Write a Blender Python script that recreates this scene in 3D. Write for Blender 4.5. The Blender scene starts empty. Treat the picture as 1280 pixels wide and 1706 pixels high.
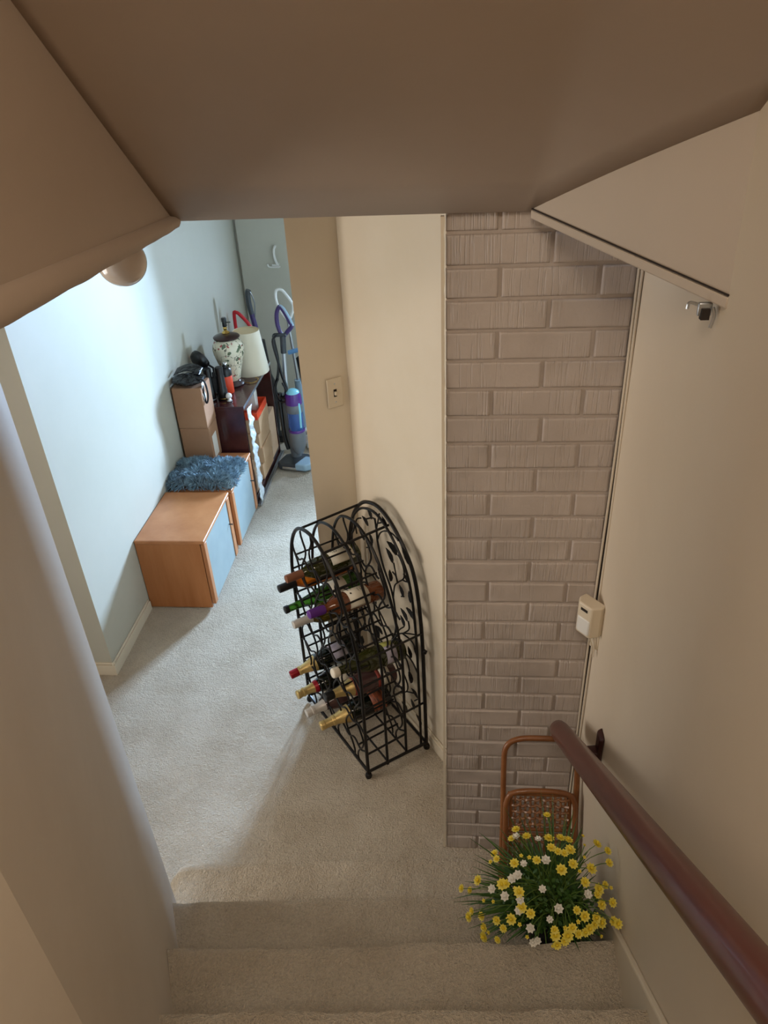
import bpy, bmesh, math, random
from mathutils import Vector, Matrix, noise
random.seed(7)
scene = bpy.context.scene
COL = scene.collection
PI = math.pi

# ------------------------------------------------------------------ camera
cam_data = bpy.data.cameras.new('camera'); cam = bpy.data.objects.new('camera', cam_data); COL.objects.link(cam)
_r = Vector((0.996059, 0.076209, -0.045369)); _u = Vector((-0.001741, 0.528232, 0.849098)); _f = Vector((-0.088674, 0.845673, -0.526283))
m = Matrix.Identity(4)
for i in range(3): m[i][0], m[i][1], m[i][2] = _r[i], _u[i], -_f[i]
m.translation = Vector((0, 0, 2.34))
cam.matrix_world = m
cam_data.sensor_fit = 'VERTICAL'; cam_data.sensor_height = 36; cam_data.sensor_width = 27
cam_data.lens = 25.958; cam_data.clip_start = .02
scene.camera = cam

# ------------------------------------------------------------------ world, lights, exposure
world = bpy.data.worlds.new('world'); scene.world = world; world.use_nodes = True
bg = world.node_tree.nodes['Background']; bg.inputs[0].default_value = (.62, .76, 1, 1); bg.inputs[1].default_value = 1.0
def area(name, loc, target, sx, sy, power, col):
    d = bpy.data.lights.new(name, 'AREA'); d.shape = 'RECTANGLE'; d.size = sx; d.size_y = sy; d.energy = power; d.color = col
    o = bpy.data.objects.new(name, d); COL.objects.link(o); o.location = loc
    o.rotation_euler = (Vector(target) - Vector(loc)).to_track_quat('-Z', 'Y').to_euler(); return o
area('assumed_window_daylight', (.06, 5.50, 1.15), (-.5, 2.5, .35), .46, .52, 300, (.50, .71, 1))  # assumed daylight from outside the far wall, its source out of view
area('assumed_recess_light', (-2.72, 1.0, 1.30), (0, 1.6, 1.05), 1.3, 1.2, 26, (1, .86, .70))  # assumed warm light from the left recess, its real source unknown
area('added_stair_fill', (-.08, -.30, 3.10), (.0, .35, 0), .7, .6, 11, (1, .86, .70))  # added warm fill above the stairs, no known fixture there
vs = scene.view_settings; vs.view_transform = 'Standard'; vs.look = 'None'; vs.gamma = 1; vs.use_curve_mapping = False; vs.exposure = 0.65

# ------------------------------------------------------------------ materials
def lin(c): return tuple(((v/255)/12.92 if v/255 <= .04045 else ((v/255+.055)/1.055)**2.4) for v in c) + (1,)
MATS = {}
def mat(name, col, rough=.5, metal=0, spec=.5, trans=0, bump=None, var=None, coat=0, ior=1.45, coords='Object', stretch=(1,1,1), sheen=0, alpha=1):
    """plain principled with optional noise colour variation var=(scale,other colour) and bump=(scale,strength,distance)"""
    if name in MATS: return MATS[name]
    M = bpy.data.materials.new(name); M.use_nodes = True; nt = M.node_tree; N = nt.nodes; L = nt.links
    b = N['Principled BSDF']
    b.inputs['Base Color'].default_value = lin(col); b.inputs['Roughness'].default_value = rough; b.inputs['Metallic'].default_value = metal
    b.inputs['Specular IOR Level'].default_value = spec; b.inputs['Transmission Weight'].default_value = trans; b.inputs['IOR'].default_value = ior
    b.inputs['Coat Weight'].default_value = coat; b.inputs['Sheen Weight'].default_value = sheen; b.inputs['Alpha'].default_value = alpha
    if var or bump:
        tc = N.new('ShaderNodeTexCoord'); mp = N.new('ShaderNodeMapping'); mp.inputs['Scale'].default_value = stretch
        L.new(tc.outputs[coords], mp.inputs[0])
    if var:
        n = N.new('ShaderNodeTexNoise'); n.inputs['Scale'].default_value = var[0]; n.inputs['Detail'].default_value = 5; n.inputs['Roughness'].default_value = .62
        L.new(mp.outputs[0], n.inputs[0])
        rp = N.new('ShaderNodeValToRGB'); rp.color_ramp.elements[0].position = .32; rp.color_ramp.elements[1].position = .70
        rp.color_ramp.elements[0].color = lin(col); rp.color_ramp.elements[1].color = lin(var[1])
        L.new(n.outputs[0], rp.inputs[0]); L.new(rp.outputs[0], b.inputs['Base Color'])
    if bump:
        n2 = N.new('ShaderNodeTexNoise'); n2.inputs['Scale'].default_value = bump[0]; n2.inputs['Detail'].default_value = 4
        L.new(mp.outputs[0], n2.inputs[0])
        bp = N.new('ShaderNodeBump'); bp.inputs['Strength'].default_value = bump[1]; bp.inputs['Distance'].default_value = bump[2]
        L.new(n2.outputs[0], bp.inputs['Height']); L.new(bp.outputs[0], b.inputs['Normal'])
    MATS[name] = M; return M

def carpet_mat():
    M = bpy.data.materials.new('cut_pile_carpet'); M.use_nodes = True; nt = M.node_tree; N = nt.nodes; L = nt.links; b = N['Principled BSDF']
    b.inputs['Roughness'].default_value = .95; b.inputs['Specular IOR Level'].default_value = .08; b.inputs['Sheen Weight'].default_value = .15
    g = N.new('ShaderNodeNewGeometry')
    def ns(s, d=4, r=.6):
        n = N.new('ShaderNodeTexNoise'); n.inputs['Scale'].default_value = s; n.inputs['Detail'].default_value = d; n.inputs['Roughness'].default_value = r
        L.new(g.outputs['Position'], n.inputs[0]); return n
    big, mid, fine = ns(5, 4), ns(55, 3, .65), ns(170, 3, .7)
    r1 = N.new('ShaderNodeValToRGB'); e = r1.color_ramp.elements; e[0].position = .28; e[1].position = .62
    e[0].color = lin((212, 195, 170)); e[1].color = lin((232, 217, 194)); L.new(big.outputs[0], r1.inputs[0])
    mx = N.new('ShaderNodeMix'); mx.data_type = 'RGBA'; mx.blend_type = 'MULTIPLY'; mx.inputs[0].default_value = .38
    r2 = N.new('ShaderNodeValToRGB'); e = r2.color_ramp.elements; e[0].position = .3; e[1].position = .62
    e[0].color = (.50, .47, .44, 1); e[1].color = (1, 1, 1, 1); L.new(fine.outputs[0], r2.inputs[0])
    L.new(r1.outputs[0], mx.inputs[6]); L.new(r2.outputs[0], mx.inputs[7]); L.new(mx.outputs[2], b.inputs['Base Color'])
    ad = N.new('ShaderNodeMath'); ad.operation = 'MULTIPLY_ADD'; ad.inputs[1].default_value = .9
    L.new(mid.outputs[0], ad.inputs[0]); L.new(fine.outputs[0], ad.inputs[2])
    bp = N.new('ShaderNodeBump'); bp.inputs['Strength'].default_value = 1.0; bp.inputs['Distance'].default_value = .018
    L.new(ad.outputs[0], bp.inputs['Height']); L.new(bp.outputs[0], b.inputs['Normal'])
    return M

def brick_mat():
    M = bpy.data.materials.new('painted_wire_cut_brick'); M.use_nodes = True; nt = M.node_tree; N = nt.nodes; L = nt.links; b = N['Principled BSDF']
    b.inputs['Roughness'].default_value = .42; b.inputs['Specular IOR Level'].default_value = .4
    g = N.new('ShaderNodeNewGeometry'); oi = N.new('ShaderNodeObjectInfo')
    n = N.new('ShaderNodeTexNoise'); n.inputs['Scale'].default_value = 4; n.inputs['Detail'].default_value = 3; L.new(g.outputs['Position'], n.inputs[0])
    r = N.new('ShaderNodeValToRGB'); e = r.color_ramp.elements; e[0].position = .35; e[1].position = .65
    e[0].color = lin((178, 166, 157)); e[1].color = lin((190, 177, 167)); L.new(n.outputs[0], r.inputs[0]); L.new(r.outputs[0], b.inputs['Base Color'])
    # vertical combed scratches: noise stretched along z, fading in and out from brick to brick
    mp = N.new('ShaderNodeMapping'); mp.inputs['Scale'].default_value = (230, 1, 9); L.new(g.outputs['Position'], mp.inputs[0])
    s = N.new('ShaderNodeTexNoise'); s.inputs['Scale'].default_value = 1; s.inputs['Detail'].default_value = 2; L.new(mp.outputs[0], s.inputs[0])
    rs = N.new('ShaderNodeValToRGB'); e = rs.color_ramp.elements; e[0].position = .36; e[1].position = .47; L.new(s.outputs[0], rs.inputs[0])
    k = N.new('ShaderNodeTexNoise'); k.inputs['Scale'].default_value = 9; k.inputs['Detail'].default_value = 2; L.new(g.outputs['Position'], k.inputs[0])
    ka = N.new('ShaderNodeMath'); ka.operation = 'MULTIPLY_ADD'; ka.inputs[1].default_value = .35; L.new(oi.outputs['Random'], ka.inputs[0]); L.new(k.outputs[0], ka.inputs[2])
    kr = N.new('ShaderNodeValToRGB'); e = kr.color_ramp.elements; e[0].position = .5; e[1].position = .78; L.new(ka.outputs[0], kr.inputs[0])
    h = N.new('ShaderNodeMath'); h.operation = 'MULTIPLY'; L.new(rs.outputs[0], h.inputs[0]); L.new(kr.outputs[0], h.inputs[1])
    b1 = N.new('ShaderNodeBump'); b1.inputs['Strength'].default_value = .55; b1.inputs['Distance'].default_value = .004; L.new(h.outputs[0], b1.inputs['Height'])
    w = N.new('ShaderNodeTexNoise'); w.inputs['Scale'].default_value = 55; w.inputs['Detail'].default_value = 3; L.new(g.outputs['Position'], w.inputs[0])
    b2 = N.new('ShaderNodeBump'); b2.inputs['Strength'].default_value = .35; b2.inputs['Distance'].default_value = .003
    L.new(w.outputs[0], b2.inputs['Height']); L.new(b1.outputs[0], b2.inputs['Normal']); L.new(b2.outputs[0], b.inputs['Normal'])
    return M

def glass_mat(name, col=(1, 1, 1)):
    M = bpy.data.materials.new(name); M.use_nodes = True; nt = M.node_tree; N = nt.nodes; L = nt.links
    N.remove(N['Principled BSDF']); out = N['Material Output']
    t = N.new('ShaderNodeBsdfTransparent'); t.inputs[0].default_value = (*col, 1); g = N.new('ShaderNodeBsdfGlossy'); g.inputs['Roughness'].default_value = .02
    fr = N.new('ShaderNodeFresnel'); mx = N.new('ShaderNodeMixShader'); L.new(fr.outputs[0], mx.inputs[0]); L.new(t.outputs[0], mx.inputs[1]); L.new(g.outputs[0], mx.inputs[2])
    L.new(mx.outputs[0], out.inputs[0]); return M

def jar_mat():
    M = bpy.data.materials.new('floral_porcelain'); M.use_nodes = True; nt = M.node_tree; N = nt.nodes; L = nt.links; b = N['Principled BSDF']
    b.inputs['Roughness'].default_value = .12; b.inputs['Coat Weight'].default_value = .5
    tc = N.new('ShaderNodeTexCoord')
    def layer(scale, thr, col, prev, feat='F1', off=0):
        mp = N.new('ShaderNodeMapping'); mp.inputs['Location'].default_value = (off, off*.7, off*.3); L.new(tc.outputs['Object'], mp.inputs[0])
        dn = N.new('ShaderNodeTexNoise'); dn.inputs['Scale'].default_value = 30; L.new(mp.outputs[0], dn.inputs[0])
        ad = N.new('ShaderNodeMix'); ad.data_type = 'RGBA'; ad.blend_type = 'LINEAR_LIGHT'; ad.inputs[0].default_value = .025; L.new(mp.outputs[0], ad.inputs[6]); L.new(dn.outputs[1], ad.inputs[7])
        v = N.new('ShaderNodeTexVoronoi'); v.inputs['Scale'].default_value = scale; v.feature = feat; L.new(ad.outputs[2], v.inputs[0])
        c = N.new('ShaderNodeMath'); c.operation = 'LESS_THAN'; c.inputs[1].default_value = thr; L.new(v.outputs['Distance'], c.inputs[0])
        mx = N.new('ShaderNodeMix'); mx.data_type = 'RGBA'; L.new(c.outputs[0], mx.inputs[0]); mx.inputs[7].default_value = lin(col)
        if prev is None: mx.inputs[6].default_value = lin((226, 216, 190))
        else: L.new(prev, mx.inputs[6])
        return mx.outputs[2]
    o = layer(26, .34, (92, 104, 78), None); o = layer(22, .22, (170, 84, 80), o, off=3.1); o = layer(11, .008, (78, 70, 52), o, 'DISTANCE_TO_EDGE', 1.7)
    L.new(o, b.inputs['Base Color']); return M

WALL = mat('eggshell_wall_paint', (222, 208, 184), .62, spec=.25, var=(2.2, (228, 215, 194)), bump=(26, .12, .006))
WALLR = mat('cream_stairwell_paint', (216, 201, 178), .5, spec=.35, var=(1.6, (221, 207, 186)), bump=(14, .14, .008))
WALLB = mat('white_room_paint', (188, 185, 170), .6, spec=.25, var=(1.4, (195, 191, 177)), bump=(9, .10, .01))
STAIRW = mat('white_stair_wall_paint', (204, 194, 180), .55, spec=.3, var=(3, (211, 202, 189)), bump=(7, .18, .012))
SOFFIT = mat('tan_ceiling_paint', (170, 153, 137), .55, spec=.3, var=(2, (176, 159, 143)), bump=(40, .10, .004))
PANEL = mat('taupe_panel_paint', (186, 172, 156), .5, spec=.3, bump=(18, .1, .004))
TRIM = mat('gloss_trim_paint', (222, 210, 188), .3, spec=.5, bump=(20, .08, .003))
CARPET = carpet_mat(); BRICK = brick_mat()
MORTAR = mat('painted_mortar', (176, 164, 154), .6, var=(14, (186, 173, 163)), bump=(60, .5, .004))
ALDER = mat('alder_veneer', (176, 112, 68), .34, spec=.45, var=(2.6, (205, 143, 96)), stretch=(1.4, 1.4, 1), bump=(60, .03, .001))
ALDER_S = mat('alder_side_veneer', (168, 104, 58), .4, spec=.4, var=(5, (190, 126, 78)), stretch=(2.6, 2.6, .25))
ALDER_E = mat('alder_edge', (174, 112, 70), .3, var=(8, (190, 128, 84)), stretch=(1, 1, .2))
FROST = mat('frosted_cabinet_glass', (136, 152, 155), .3, spec=.5, var=(6, (150, 166, 167)))
MAHOG = mat('dark_mahogany', (50, 22, 24), .22, coat=.35, var=(8, (72, 34, 33)), stretch=(1, .3, 1))
MAHOGI = mat('mahogany_inside', (40, 20, 18), .5)
CARD = mat('brown_cardboard', (156, 114, 84), .85, var=(5, (166, 124, 93)), bump=(90, .1, .001))
CARD2 = mat('kraft_box_card', (190, 152, 116), .8, var=(6, (203, 166, 130)))
TAPE = mat('paper_label_white', (228, 222, 212), .6)
IRON = mat('black_wrought_iron', (26, 23, 22), .38, metal=.45, spec=.5, bump=(120, .15, .0015))
BLACKP = mat('black_plastic', (17, 17, 19), .32, coat=.25)
BLACKM = mat('black_matte', (22, 21, 22), .7)
BAGM = mat('black_glossy_bag', (14, 14, 17), .22, bump=(30, .8, .02))
WHITEP = mat('white_plastic', (228, 226, 220), .35)
CREAMP = mat('cream_plastic', (218, 204, 180), .4)
CHROME = mat('chrome', (220, 222, 225), .12, metal=1)
BRASS = mat('polished_brass', (214, 178, 102), .2, metal=1)
STEEL = mat('brushed_steel', (190, 195, 200), .3, metal=.9)
ORANGE = mat('orange_red', (232, 74, 38), .4)
REDP = mat('red_plastic', (204, 32, 44), .35)
GREYP = mat('grey_plastic', (108, 112, 116), .35, coat=.2)
DGREYP = mat('charcoal_plastic', (58, 62, 66), .35, coat=.2)
PURP = mat('purple_plastic', (84, 40, 128), .25, coat=.4)
DPURP = mat('dark_purple_plastic', (60, 40, 96), .3, coat=.3)
CYANP = mat('pale_cyan_plastic', (140, 208, 224), .25)
BLUEC = mat('clear_blue_plastic', (70, 120, 205), .12, trans=.55, coat=.3)
PALEB = mat('pale_blue_plastic', (168, 196, 214), .25, trans=.2)
SHADE = mat('linen_shade', (226, 214, 190), .8, bump=(220, .2, .001))
SHADEI = mat('shade_lining', (206, 184, 142), .8)
JAR = jar_mat()
DWOOD = mat('dark_turned_wood', (56, 34, 30), .28, coat=.3)
RAIL = mat('brown_painted_rail', (96, 46, 36), .33, spec=.5, coat=.2, var=(5, (84, 38, 30)), bump=(30, .06, .002))
BRKT = mat('dark_bracket', (52, 22, 20), .4)
RATTAN = mat('rattan_cane', (122, 74, 40), .42, coat=.25, var=(18, (146, 94, 54)))
WEAVE = mat('rattan_weave', (158, 104, 56), .45, coat=.2, var=(40, (112, 68, 34)))
FUR = mat('blue_grey_shag', (62, 90, 108), .8, var=(45, (150, 180, 195)), sheen=.3)
GLOBE = mat('opal_tan_glass', (212, 198, 184), .12, coat=.6)
LEAFG = mat('grass_leaf_green', (44, 78, 28), .5, var=(30, (74, 108, 40)))
LEAFD = mat('dark_leaf_green', (30, 62, 26), .45, var=(40, (60, 98, 36)))
STEMG = mat('flower_stem_green', (92, 118, 48), .6)
YEL = mat('yellow_petal', (242, 222, 62), .6, var=(60, (240, 226, 120)))
YELC = mat('yellow_flower_eye', (236, 206, 48), .7)
WHT = mat('white_petal', (238, 234, 222), .6)
SOIL = mat('dark_soil', (34, 27, 22), .95, bump=(60, .8, .01))
POTM = mat('black_pot', (24, 24, 24), .55)
GLASSW = glass_mat('window_glass', (.96, .98, 1))
FRAMEW = mat('white_window_frame', (232, 232, 228), .4)
WIRE = mat('painted_cable', (205, 192, 172), .5)
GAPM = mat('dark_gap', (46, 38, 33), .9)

# ------------------------------------------------------------------ mesh helpers
class MB:
    def __init__(s): s.v = []; s.f = []; s.smooth = False
    def add(s, vs, fs):
        o = len(s.v); s.v += [tuple(p) for p in vs]; s.f += [tuple(i+o for i in q) for q in fs]; return s
    def box(s, x0, x1, y0, y1, z0, z1):
        return s.add([(x0,y0,z0),(x1,y0,z0),(x1,y1,z0),(x0,y1,z0),(x0,y0,z1),(x1,y0,z1),(x1,y1,z1),(x0,y1,z1)],
                     [(0,3,2,1),(4,5,6,7),(0,1,5,4),(1,2,6,5),(2,3,7,6),(3,0,4,7)])
    def prism(s, poly, z0, z1):
        n = len(poly); a = sum(poly[i][0]*poly[(i+1)%n][1]-poly[(i+1)%n][0]*poly[i][1] for i in range(n))
        if a < 0: poly = poly[::-1]
        vs = [(x,y,z0) for x,y in poly] + [(x,y,z1) for x,y in poly]
        return s.add(vs, [tuple(range(n))[::-1], tuple(range(n,2*n))] + [(i,(i+1)%n,(i+1)%n+n,i+n) for i in range(n)])
    def tube(s, pts, r, n=8, closed=False, cap=True, flat=1):
        pts = [Vector(p) for p in pts]; N = len(pts); rr = r if isinstance(r, (list,tuple)) else [r]*N
        T = []
        for i in range(N):
            a = pts[(i-1)%N] if (closed or i > 0) else pts[i]; b = pts[(i+1)%N] if (closed or i < N-1) else pts[i]
            t = (b-a); T.append(t.normalized() if t.length > 1e-9 else Vector((0,0,1)))
        up = Vector((0,0,1)) if abs(T[0].z) < .9 else Vector((0,1,0)); nrm = (up - T[0]*up.dot(T[0])).normalized(); vs = []
        for i in range(N):
            nrm = (nrm - T[i]*nrm.dot(T[i])); nrm = nrm.normalized() if nrm.length > 1e-6 else T[i].orthogonal().normalized()
            bn = T[i].cross(nrm)
            for k in range(n):
                a = 2*PI*k/n; vs.append(pts[i] + nrm*math.cos(a)*rr[i]*flat + bn*math.sin(a)*rr[i])
        fs = []
        for i in range(N if closed else N-1):
            j = (i+1) % N
            for k in range(n): fs.append((i*n+k, j*n+k, j*n+(k+1)%n, i*n+(k+1)%n)[::-1])
        if cap and not closed: fs += [tuple(range(n)), tuple(range((N-1)*n, N*n))[::-1]]
        return s.add(vs, fs)
    def lathe(s, prof, n=20, c=(0,0,0), sx=1, sy=1):
        vs = []; fs = []; P = len(prof)
        for r, z in prof:
            for k in range(n): a = 2*PI*k/n; vs.append((c[0]+r*sx*math.cos(a), c[1]+r*sy*math.sin(a), c[2]+z))
        for i in range(P-1):
            for k in range(n): fs.append((i*n+k, i*n+(k+1)%n, (i+1)*n+(k+1)%n, (i+1)*n+k))
        if prof[0][0] > 1e-5: fs.append(tuple(range(n))[::-1])
        if prof[-1][0] > 1e-5: fs.append(tuple(range((P-1)*n, P*n)))
        return s.add(vs, fs)
    def ell(s, c, r, nu=16, nv=10):
        prof = [(max(1e-6, math.sin(PI*i/nv)), -math.cos(PI*i/nv)) for i in range(nv+1)]
        o = len(s.v); s.lathe(prof, nu)
        for i in range(o, len(s.v)): x, y, z = s.v[i]; s.v[i] = (c[0]+x*r[0], c[1]+y*r[1], c[2]+z*r[2])
        return s
    def grid(s, fn, nu, nv, flip=False):
        vs = [fn(i/nu, j/nv) for j in range(nv+1) for i in range(nu+1)]; w = nu+1
        fs = [(j*w+i, j*w+i+1, (j+1)*w+i+1, (j+1)*w+i) for j in range(nv) for i in range(nu)]
        if flip: fs = [q[::-1] for q in fs]
        return s.add(vs, fs)
    def xf(s, M, start=0):
        for i in range(start, len(s.v)): s.v[i] = tuple(M @ Vector(s.v[i]))
        return s
    def mesh(s, name, material, bevel=0, seg=2, smooth=False):
        bm = bmesh.new(); V = [bm.verts.new(p) for p in s.v]
        for q in s.f:
            try: bm.faces.new([V[i] for i in q])
            except ValueError: pass
        bmesh.ops.remove_doubles(bm, verts=bm.verts, dist=1e-6)
        bmesh.ops.recalc_face_normals(bm, faces=bm.faces)
        if bevel:
            es = [e for e in bm.edges if len(e.link_faces) == 2 and e.calc_face_angle(0) > .5]
            bmesh.ops.bevel(bm, geom=es, offset=bevel, segments=seg, affect='EDGES', profile=.5, clamp_overlap=True)
        for f in bm.faces: f.smooth = smooth or bool(bevel and seg > 1)
        if bevel and not smooth:
            for f in bm.faces: f.smooth = f.calc_area() < .0004
        me = bpy.data.meshes.new(name); bm.to_mesh(me); bm.free()
        if smooth:
            me.set_sharp_from_angle(angle=math.radians(40))
        for mm in (material if isinstance(material, (list, tuple)) else [material]): me.materials.append(mm)
        return me
    def build(s, name, material, parent=None, bevel=0, seg=2, smooth=False, recenter=True):
        off = Vector((0,0,0))
        if recenter and s.v:
            xs, ys, zs = zip(*s.v); off = Vector(((min(xs)+max(xs))/2, (min(ys)+max(ys))/2, min(zs)))
            s.v = [(x-off.x, y-off.y, z-off.z) for x, y, z in s.v]
        o = bpy.data.objects.new(name, s.mesh(name, material, bevel, seg, smooth)); COL.objects.link(o); o.location = off
        if parent is not None: o.parent = parent
        return o
def tag(o, label=None, cat=None, group=None, kind=None):
    if label: o['label'] = label
    if cat: o['category'] = cat
    if group: o['group'] = group
    if kind: o['kind'] = kind
    return o
def thing(name, label, cat, loc=(0,0,0), rotz=0, group=None, kind=None):
    o = bpy.data.objects.new(name, None); COL.objects.link(o); o.location = loc; o.rotation_euler = (0,0,rotz); o.empty_display_size = .05
    return tag(o, label, cat, group, kind)
def struct(name, mb, material, label, cat, bevel=0, smooth=False, seg=2):
    return tag(mb.build(name, material, None, bevel, seg, smooth), label, cat, None, 'structure')
def inst(name, me, parent, loc, rot=(0,0,0), scale=(1,1,1)):
    o = bpy.data.objects.new(name, me); COL.objects.link(o); o.parent = parent; o.location = loc; o.rotation_euler = rot; o.scale = scale; return o
def spline(pts, k=6, closed=False):
    pts = [Vector(p) for p in pts]; n = len(pts); out = []
    for i in range(n if closed else n-1):
        if closed: p0, p1, p2, p3 = (pts[(i+j-1) % n] for j in range(4))
        else: p0, p1, p2, p3 = pts[max(i-1,0)], pts[i], pts[i+1], pts[min(i+2,n-1)]
        for j in range(k):
            t = j/k; out.append(.5*((2*p1)+(p2-p0)*t+(2*p0-5*p1+4*p2-p3)*t*t+(3*p1-p0-3*p2+p3)*t**3))
    if not closed: out.append(pts[-1])
    return out

# ------------------------------------------------------------------ the setting
CZ = 2.07      # ceiling of the lower floor
XR = .392      # right stairwell wall
def floor_fn(u, v):
    x, y = -2.6+u*3.9, 1.2+v*4.4
    return (x, y, .006*noise.noise((x*2.2, y*2.2, 0)) + .003*noise.noise((x*9, y*9, 3)) - .006)
fl = struct('floor', MB().grid(floor_fn, 130, 150), CARPET, 'beige cut-pile carpet covering the lower room floor', 'carpet', smooth=True)
MB().box(-2.7, 1.4, .0, 5.7, -.12, -.03).build('subfloor', GAPM, None)
tag(bpy.data.objects['subfloor'], 'dark slab under the beige carpet', 'floor', kind='structure')

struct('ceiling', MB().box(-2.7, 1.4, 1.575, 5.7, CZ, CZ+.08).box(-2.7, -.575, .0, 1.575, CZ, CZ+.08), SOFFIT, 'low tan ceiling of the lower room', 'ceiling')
# left room wall and its end face beside the stairs
struct('wall_left', MB().box(-2.6, -1.52, 2.372, 5.6, -.02, CZ), WALLB, 'long white wall behind the wooden cabinets', 'wall')
wj = MB().box(-.0015, .0015, -.0015, .0015, 0, 1.9)
struct('wall_hall_end', MB().box(-2.66, -2.6, .0, .32, -.02, CZ).box(-2.66, -2.6, 1.68, 2.4, -.02, CZ).box(-2.66, -2.6, .32, 1.68, -.02, .68).box(-2.66, -2.6, .32, 1.68, 1.92, CZ).box(-2.6, -.86, -.06, .0, -.02, CZ), WALL, 'cream wall of the recess left of the stairs', 'wall')  # includes an opening made for the added recess window
# far wall with an opening for the assumed window
WX0, WX1, WZ0, WZ1 = -.22, .34, .84, 1.46
FY = 5.38
struct('wall_far', MB().box(-1.55, WX0, FY, FY+.1, -.02, CZ).box(WX1, 1.3, FY, FY+.1, -.02, CZ).box(WX0, WX1, FY, FY+.1, -.02, WZ0).box(WX0, WX1, FY, FY+.1, WZ1, CZ), WALLB,
       'white far wall with the door', 'wall')
w = thing('assumed_window_1', 'assumed white framed window lighting the far room', 'window', ((WX0+WX1)/2, FY+.05, WZ0), kind='structure')  # unseen window, assumed as the source of the far room's daylight
hw, hh = (WX1-WX0)/2, WZ1-WZ0
fr = MB().box(-hw, -hw+.05, -.04, .04, 0, hh).box(hw-.05, hw, -.04, .04, 0, hh).box(-hw, hw, -.04, .04, 0, .05).box(-hw, hw, -.04, .04, hh-.05, hh).box(-.02, .02, -.03, .03, .05, hh-.05)
fr.build('window_frame', FRAMEW, w, recenter=False)
for a, b in ((-hw+.05, -.02), (.02, hw-.05)): MB().box(a, b, -.003, .003, .05, hh-.05).build('pane', GLASSW, w)
MB().box(-hw-.04, hw+.04, -.12, -.05, -.03, 0).build('window_sill', FRAMEW, w)
w2 = thing('added_window_2', 'added white framed window for the assumed light in the recess left of the stairs', 'window', (-2.63, 1.0, .68), kind='structure')  # unseen window, added as an outlet for the assumed warm recess light
MB().box(-.03, .03, -.68, -.63, 0, 1.24).box(-.03, .03, .63, .68, 0, 1.24).box(-.03, .03, -.68, .68, 0, .05).box(-.03, .03, -.68, .68, 1.19, 1.24).box(-.02, .02, -.02, .02, .05, 1.19).build('window_frame', FRAMEW, w2, recenter=False)
for a, b in ((-.63, -.02), (.02, .63)): MB().box(-.003, .003, a, b, .05, 1.19).build('pane', GLASSW, w2)
# door on the far wall
d = thing('door_1', 'plain white door in the far wall', 'door', (-1.10, FY, 0), kind='structure')
MB().box(-.40, .40, -.03, -.002, .01, 1.98).build('door_leaf', WALLB, d, bevel=.003)
MB().box(-.4045, -.4005, -.008, -.001, .0, 2.0).build('door_gap', mat('shadow_gap', (120, 116, 108), .9), d)
hd = MB(); hd.tube(spline([(-.135,-.03,1.225),(-.14,-.06,1.205),(-.14,-.065,1.16),(-.13,-.06,1.115),(-.125,-.03,1.10)]), .009); hd.build('door_pull', WHITEP, d, smooth=True)
hk = MB(); hk.tube(spline([(-.20,-.045,1.105),(-.19,-.045,1.085),(-.15,-.045,1.083),(-.11,-.045,1.085)]), .006).box(-.17,-.12,-.04,-.028,1.075,1.10); hk.build('coat_hook', WHITEP, d)
# diagonal cream wall, pillar with the light switch, right shell of the far room
struct('wall_diagonal', MB().prism([(.10, 1.779), (-.36, 2.45), (-.33, 2.50), (.5, 2.50), (.5, 1.6), (.10, 1.6)], -.02, CZ), WALL, 'cream diagonal wall behind the wine rack', 'wall')
struct('wall_pillar', MB().prism([(-.358, 2.452), (-.505, 2.345), (-.523, 2.44), (-.33, 2.58)], -.02, CZ), WALL, 'narrow cream wall end holding the light switch', 'wall')
struct('wall_right_room', MB().box(-.36, 1.36, 2.5, 2.58, -.02, CZ).box(1.3, 1.36, 2.5, 5.45, -.02, CZ), WALLB, 'white wall closing the far room on the window side', 'wall')
# baseboards
def baseboard(name, pts, h, t, label):
    a, b = Vector(pts[0]), Vector(pts[1]); dr = (b-a).normalized(); n = Vector((dr.y, -dr.x)) * t
    mb = MB(); mb.prism([tuple(a), tuple(b), tuple(b+n), tuple(a+n)], -.01, h-.012).prism([tuple(a), tuple(b), tuple(b+n*.45), tuple(a+n*.45)], h-.012, h)
    return struct(name, mb, TRIM, label, 'baseboard', bevel=.002)
baseboard('baseboard_left', [(-1.519, 2.83), (-1.519, 2.36)][::-1], .06, .012, 'white baseboard under the long left wall')
baseboard('baseboard_hall', [(-2.4, 2.3725), (-1.508, 2.3725)], .06, .012, 'white baseboard turning the corner beside the stairs')
baseboard('baseboard_diagonal', [(.02, 1.893), (-.345, 2.4255)][::-1], .06, .012, 'cream baseboard behind the wine rack')
# stairwell walls
struct('wall_right', MB().box(XR, XR+.1, -2.6, 1.66, -.02, 4.8), WALLR, 'smooth cream stairwell wall carrying the handrail', 'wall')
struct('wall_stair_left', MB().prism([(-.452, -2.6), (-.452, .41), (-.780, 1.155), (-.87, 1.115), (-.56, .41), (-.56, -2.6)], -.02, CZ-.001)
       .prism([(-.452, -2.6), (-.452, .41), (-.5635, .663), (-.62, .60), (-.56, -2.6)], CZ-.001, 4.8), STAIRW, 'white flared wall on the left of the stairs', 'wall')
struct('wall_landing', MB().box(-.6, .5, -2.66, -2.6, 2, 4.8), WALLR, 'cream wall of the upper landing', 'wall')
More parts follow.
